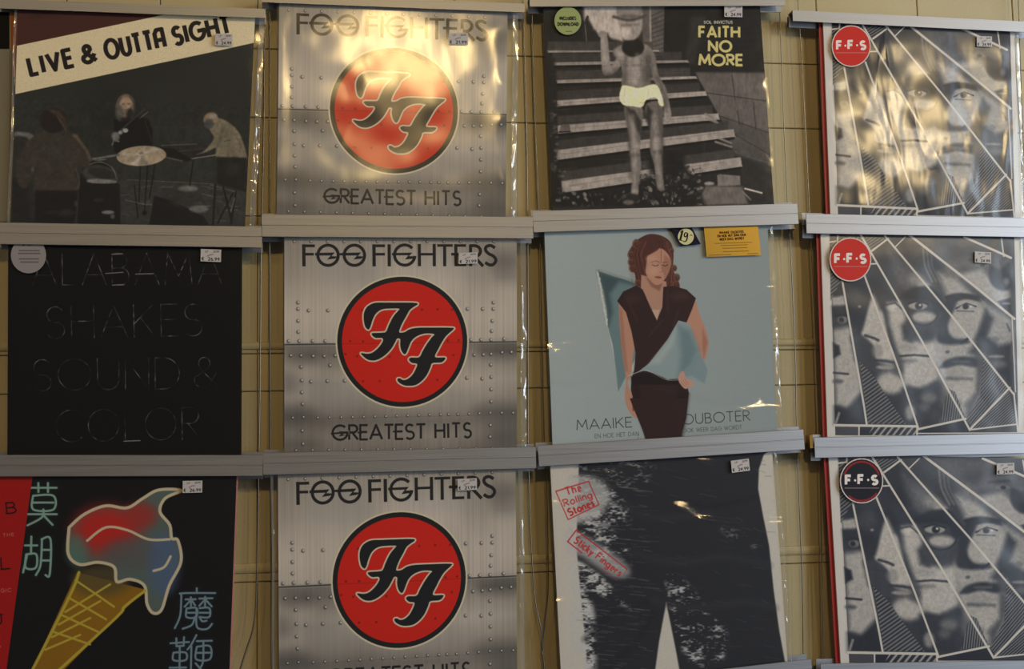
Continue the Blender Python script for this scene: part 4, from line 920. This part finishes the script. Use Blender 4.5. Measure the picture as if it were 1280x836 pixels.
wire([(665, 20), (669, 150), (673, 250), (675, 300), (677.5, 420), (680.5, 555), (683, 590), (685, 690), (685, 740), (680, 790), (677.5, 812), (681, 836)], 'pale hanging wire left of the wooden steps, pale blue and denim sleeves')
wire([(975, 20), (978, 110), (984, 245), (987, 290), (993.6, 430), (996, 545), (1002.5, 720), (1004, 820)], 'dark hanging wire right of the wooden steps, pale blue and denim sleeves')
wire([(998, 12), (1000, 40), (1005, 130), (1011.6, 260), (1013.5, 300), (1018.5, 400), (1024, 560), (1027, 690), (1029, 790)], 'dark hanging wire left of the red-edged sleeves of faces')
wire([(1273, 0), (1275, 60), (1284, 300), (1292, 560), (1298, 800)], 'dark hanging wire right of the sleeves of faces, seen at the top right corner')
# ================================================================ records
def trim(q, keys):
    """cover quad TL BL TR BR cut where the rail webs hold it; returns corners with (u,v)"""
    tl, bl, tr, br = [np.array(p) for p in q]; out = []
    ra, rb = keys
    for a, b, u in ((tl, bl, 0), (tr, br, 1)):
        v0, v1 = 0., 1.
        d = b-a
        if ra:
            l0, ex, ez, web = RAILS[ra]; s0 = (a-l0)@ez; s1 = (b-l0)@ez; lim = web-.0006
            if s0 > lim: v0 = (s0-lim)/(s0-s1)
        if rb:
            l0, ex, ez, web = RAILS[rb]; s0 = (a-l0)@ez; s1 = (b-l0)@ez; lim = web+.0020 
            v1 = (s0-lim)/(s0-s1)
        out.append((a+d*v0, (u, 1-v0))); out.append((a+d*v1, (u, 1-v1)))
    return out   # TL, BL, TR, BR
def wavy(name, q, y, m, parent, ml, mr, seed, amp=.0012, n=64):
    tl, bl, tr, br = [np.array(p[0]) for p in q]; ex = (tr-tl)/np.hypot(*(tr-tl))
    tl, bl, tr, br = tl-ex*ml, bl-ex*ml, tr+ex*mr, br+ex*mr
    g = vnoise(n+1, 5, seed)+.5*vnoise(n+1, 11, seed+1); g = g-g.mean(); v = []; uv = []
    g2 = 1-np.abs(vnoise(n+1, 16, seed+5, 7)*2-1)**.6; g3 = np.clip((np.linspace(0, 1, n+1)-.86)/.14, 0, 1)[None]+np.clip((.05-np.linspace(0, 1, n+1))/.05, 0, 1)[None]
    g = g+g2*g3*(1.6 if mr > .008 else .7)
    for j in range(n+1):
        for i in range(n+1):
            s, t = i/n, j/n; p = (tl*(1-s)+tr*s)*(1-t)+(bl*(1-s)+br*s)*t
            e = min(s, 1-s)*14; e2 = min(t, 1-t)*10
            v.append((p[0], y-abs(amp*.4)-amp*(.5+g[j, i])*min(1, e+.25)*min(1, e2), p[1]))
    f = [(j*(n+1)+i, (j+1)*(n+1)+i, (j+1)*(n+1)+i+1, j*(n+1)+i+1) for j in range(n) for i in range(n)]
    o = mesh(name, v, f, m, parent, smooth_=True)
    # welded side seams of the bag
    for (a, b), sd in (((tl, bl), 1), ((tr, br), -1)):
        if (ml if sd == 1 else mr) > .003:
            w = ex*sd*.0012
            pts = [tuple(a*(1-t)+b*t+ex*(.0006*math.sin(9*t+seed))) for t in np.linspace(0, 1, 14)]
            w = (.0035 if sd == 1 else min(.0075, mr*.6)); vs = []
            for k, p in enumerate(pts):
                for u, dy in ((0, 0), (.45, -.0007*math.sin(k*1.9+seed)), (1, .0004*math.cos(k*2.7+seed))):
                    vs.append((p[0]+ex[0]*sd*w*u, y-.0006-amp*.4+dy, p[1]+ex[1]*sd*w*u))
            fs = [(k*3+c, (k+1)*3+c, (k+1)*3+c+1, k*3+c+1)[::(1 if sd == 1 else -1)] for k in range(len(pts)-1) for c in (0, 1)]
            mesh('sleeve_seam', vs, fs, M_seam, parent, smooth_=True)
    return o
M_seam = plastic('folded_sleeve_edge', .16, .5, 14, 3, (1.5, 1, .5), .12, f0=.16, crease=.5)
YP = DC-.0030      # nominal sleeve plane
def px_uv(box, y):
    a = _aff([wp(p, y) for p in box], [(0, 1), (1, 1), (0, 0), (1, 0)])   # TL TR BL BR
    return lambda p: tuple(a(p))
YS = DC-.0062
def flat_sticker(name, quad, m, parent, label=None):
    """quad px: TL TR BL BR"""
    q = [wp(p, YS) for p in quad]; poly = [q[0], q[1], q[3], q[2]]
    return tag(slab(name, [tuple(p) for p in poly], YS, YS+.0003, m, parent, px_uv(quad, YS)), label)
def round_sticker(name, c, rx, ry, m, parent, label=None):
    box = [(c[0]-rx, c[1]-ry), (c[0]+rx, c[1]-ry), (c[0]-rx, c[1]+ry), (c[0]+rx, c[1]+ry)]
    poly = [tuple(wp((c[0]+rx*math.sin(t), c[1]-ry*math.cos(t)), YS)) for t in np.linspace(0, 2*math.pi, 41)[:-1]]
    return tag(slab(name, poly, YS, YS+.0003, m, parent, px_uv(box, YS)), label)
def record(key, art, rails, label, ml=.002, mr=.010, seed=1, bump=.3, scale=9, stretch=(1, 1, 1), rough=.1, haze=.012, back=None, group=None, amp=.0012, crease=.2, f0=.05):
    q = trim(Q[key], rails); tl, bl, tr, br = q
    base = (np.array(bl[0])+np.array(br[0]))/2
    t = thing('record_album', (base[0], DC, base[1]), label, 'record', group or 'records in clear sleeves')
    pts = [tl, tr, br, bl]
    uvd = {tuple(np.round(p[0], 7)): p[1] for p in pts}
    o = slab('cover', [tuple(p[0]) for p in pts], DC-.0015, DC+.0015, art, t, lambda p: uvd[tuple(np.round(p, 7))])
    if back:
        m, dl, dr = back; ex = (np.array(tr[0])-tl[0])/np.hypot(*(np.array(tr[0])-tl[0]))
        slab('inner_sleeve', [tuple(tl[0]-ex*dl), tuple(tr[0]+ex*dr), tuple(br[0]+ex*dr), tuple(bl[0]-ex*dl)], DC+.0018, DC+.0032, m, t)
    pl = plastic('clear_plastic_%s' % key, haze, bump, scale, seed, stretch, rough, crease=crease, f0=f0)
    wavy('plastic_sleeve', q, YP+.0006, pl, t, ml, mr, seed, amp)
    return t
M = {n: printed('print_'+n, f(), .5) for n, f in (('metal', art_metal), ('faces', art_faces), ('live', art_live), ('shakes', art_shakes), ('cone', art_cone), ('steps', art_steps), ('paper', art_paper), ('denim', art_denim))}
MP = {k: printed('print_price_'+k.replace('.', '_'), art_price(k), .6) for k in ('21.99', '24.99', '26.99')}
M_grey = printed('print_grey_sticker', art_grey(), .5); M_green = printed('print_green_sticker', art_green(), .5)
M_red = printed('print_red_sticker', art_red(), .5); M_dk = printed('print_dark_sticker', art_red(True), .5)
M_gold = printed('print_gold_sticker', art_gold(), .33, .55); M_nine = printed('print_nineteen', art_nine(), .5); M_spine = printed('print_spine', art_spine(), .5)
def rect(x0, y0, x1, y1, dx=0, dy=0): return [(x0, y0), (x1, y0+dy), (x0+dx, y1), (x1+dx, y1+dy)]

t = record('live', M['live'], ('r11', 'r12'), 'record with a band on a dark stage under the cream banner LIVE & OUTTA SIGHT', .004, .014, 3, .22, 7)
flat_sticker('price_sticker', rect(269, 42, 290.5, 56.5, 0, .5), MP['24.99'], t)
t = record('shakes', M['shakes'], ('r12', 'r13'), 'black record with thin grey letters ALABAMA SHAKES SOUND & COLOR and a round grey sticker', .002, .003, 5, .2, 7, haze=.006)
flat_sticker('price_sticker', rect(251, 311, 276.5, 326.5, -.3, 1), MP['26.99'], t)
round_sticker('round_sticker', (35.6, 319), 22, 22.5, M_grey, t, 'round pale grey sticker in the upper left corner')
t = record('cone', M['cone'], ('r13', 'r14'), 'black record with a neon ice cream cone and a red paper strip on its left', .001, .003, 8, .2, 6, back=(M_pinkcard, 0, .0016), haze=.008)
flat_sticker('price_sticker', rect(228.5, 601, 253, 616, -.3, -.5), MP['26.99'], t)
# red paper strip with letters wrapped round the left of the cone record
def art_strip():
    bx = wp((-40, 590)), wp((60, 590)), wp((-40, 870)), wp((60, 870)); a = _aff(bx, [(0, 0), (1, 0), (0, 1), (1, 1)])
    p = Print(170, lambda q: a(wp(q)), (176, 22, 18), 476); p.crop(0, 595, 3.467); k = (40, 8, 8); w = (206, 130, 120)
    p.text('B', (32, 162), (72, 158), 46, 6, k); p.S([(26, 162), (52, 162)], 3, k); p.S([(30, 114), (56, 112)], 3, k)
    p.text('THE', (16, 262), (62, 258), 13, 2.2, w, gap=.45); p.text('L', (8, 402), (44, 400), 48, 6, k); p.S([(-2, 404), (24, 404)], 3, k); p.text('MAGIC', (-34, 506), (50, 500), 15, 2.4, w, gap=.45)
    p.text('U', (-36, 646), (10, 642), 46, 6, k); p.S([(-2, 600), (16, 598)], 3, k); p.text('WHIP', (-60, 752), (6, 748), 15, 2.4, w, gap=.45)
    return p
M_strip = printed('print_red_strip', art_strip(), .4)
_o = RAILS['r13']; y_ = DC-.0022
def at_rail(k, px, off): # point on the line of the px column at a height offset from the rail web
    l0, ex, ez, web = RAILS[k]; p = wp(px, y_); s_ = (p-l0)@ez; return p-ez*(s_-(web+off))
s0 = [at_rail('r13', (-46, 597), -.002), at_rail('r13', (41.5, 597), -.002), wp((4, 866), y_), wp((-60, 866), y_)]
bx = [wp(c) for c in ((-40, 590), (60, 590), (-40, 870), (60, 870))]; af = _aff(bx, [(0, 1), (1, 1), (0, 0), (1, 0)])
slab('paper_strip', [tuple(p) for p in s0], y_, y_+.0004, M_strip, t, lambda p: tuple(af(p)))['label'] = 'red paper strip with dark letters'
G1 = 'records with riveted metal covers'
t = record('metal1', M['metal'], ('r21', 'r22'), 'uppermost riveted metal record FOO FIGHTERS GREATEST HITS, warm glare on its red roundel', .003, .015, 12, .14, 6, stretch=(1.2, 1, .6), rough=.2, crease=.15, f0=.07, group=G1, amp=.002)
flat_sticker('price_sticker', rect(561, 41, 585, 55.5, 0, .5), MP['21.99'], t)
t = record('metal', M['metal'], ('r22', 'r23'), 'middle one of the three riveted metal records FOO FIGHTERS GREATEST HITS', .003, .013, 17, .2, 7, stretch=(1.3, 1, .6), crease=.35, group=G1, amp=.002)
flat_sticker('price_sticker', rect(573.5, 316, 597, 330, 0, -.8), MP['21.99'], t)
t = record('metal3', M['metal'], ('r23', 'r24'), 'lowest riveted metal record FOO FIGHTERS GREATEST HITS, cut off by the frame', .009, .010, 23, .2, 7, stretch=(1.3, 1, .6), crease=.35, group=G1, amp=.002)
flat_sticker('price_sticker', rect(572, 598.5, 596, 613, .2, -1), MP['21.99'], t)
t = record('steps', M['steps'], ('r31', 'r32'), 'record with a grey photo of a child on steps, yellow letters FAITH NO MORE', .002, .003, 31, .22, 7)
flat_sticker('price_sticker', rect(905.5, 6.5, 928, 21, 0, .5), MP['24.99'], t)
round_sticker('round_sticker', (709.8, 26), 16.8, 17.4, M_green, t, 'round green sticker reading INCLUDES DOWNLOAD')
t = record('paper', M['paper'], ('r32', 'r33'), 'pale blue record MAAIKE OUBOTER with a woman in a dark dress stepping through torn paper', .003, .007, 37, .45, 4.5, stretch=(.4, 1, 2), amp=.0015, crease=1.6, rough=.08)
flat_sticker('gold_sticker', [(879.8, 284), (947.3, 282.3), (883.3, 321), (951.2, 318.6)], M_gold, t, 'gold rectangular sticker with dark lines of text')
box = [(836, 282), (878, 282), (836, 309), (878, 309)]; uvf = px_uv(box, YS)
tag(slab('price_tag', [tuple(wp(p, YS)) for p in ((838, 283.6), (864, 282.8), (876, 305.3), (850.5, 307.6))], YS, YS+.0003, M_nine, t, uvf), 'dark slanted sticker with the figures 19')
t = record('denim', M['denim'], ('r33', 'r34'), 'record with dark scuffed denim on white and red stamps The Rolling Stones Sticky Fingers', .002, .006, 41, .45, 4.5, stretch=(.35, 1, 2), crease=1.4, haze=.016, amp=.002)
flat_sticker('price_sticker', [(913.6, 575.8), (936, 573), (915, 591), (937.5, 588)], MP['24.99'], t)
G2 = 'records with covers of grey faces'
t = record('faces1', M['faces'], ('r41', 'r42'), 'uppermost record of grey faces, round red F.F.S sticker and a warm glare', .002, .006, 47, .34, 6, stretch=(1.6, 1, .5), rough=.2, back=(M_redcard, .0055, -.002), haze=.012, group=G2, amp=.002)
round_sticker('round_sticker', (1064, 57.6), 24.4, 26, M_red, t, 'round red sticker lettered F.F.S'); flat_sticker('price_sticker', rect(1221, 45, 1240, 58, 0, .6), MP['24.99'], t)
t = record('faces', M['faces'], ('r42', 'r43'), 'middle record of grey faces cut by white lines, round red F.F.S sticker', .002, .006, 53, .25, 5, rough=.26, back=(M_redcard, .0055, -.002), haze=.012, group=G2, amp=.002)
round_sticker('round_sticker', (1063, 324.3), 26.2, 27.5, M_red, t, 'round red sticker lettered F.F.S'); flat_sticker('price_sticker', rect(1218.6, 314, 1239, 328, 0, 1.5), MP['24.99'], t)
t = record('faces3', M['faces'], ('r43', 'r44'), 'lowest record of grey faces, with a round dark F.F.S sticker', .002, .006, 59, .22, 5, rough=.26, back=(M_redcard, .006, -.002), haze=.012, group=G2, amp=.002)
round_sticker('round_sticker', (1077, 600.9), 27.1, 28.3, M_dk, t, 'round dark sticker with a red rim lettered F.F.S'); flat_sticker('price_sticker', rect(1246, 579, 1268, 593, 0, -.6), MP['24.99'], t)
# record half hidden behind the top left one
yb = DC+.0038
_a0 = [wp(p, yb) for p in ((-60, 14), (25, 15.5), (14.5, 277), (-60, 276))]
_b0 = [wp(p, yb) for p in ((0, 12), (24.5, 12), (0, 278), (24.5, 278))]; _af = _aff(_b0, [(0, 1), (1, 1), (0, 0), (1, 0)])
t = thing('record_album', (_a0[3][0], yb, _a0[3][1]), 'record edge with black and orange bands behind the upper left record', 'record', 'records in clear sleeves')
slab('cover', [tuple(p) for p in _a0], yb, yb+.0012, M_spine, t, lambda p: tuple(_af(p)))
# pencilled curve on the cream wall beside the top right rail
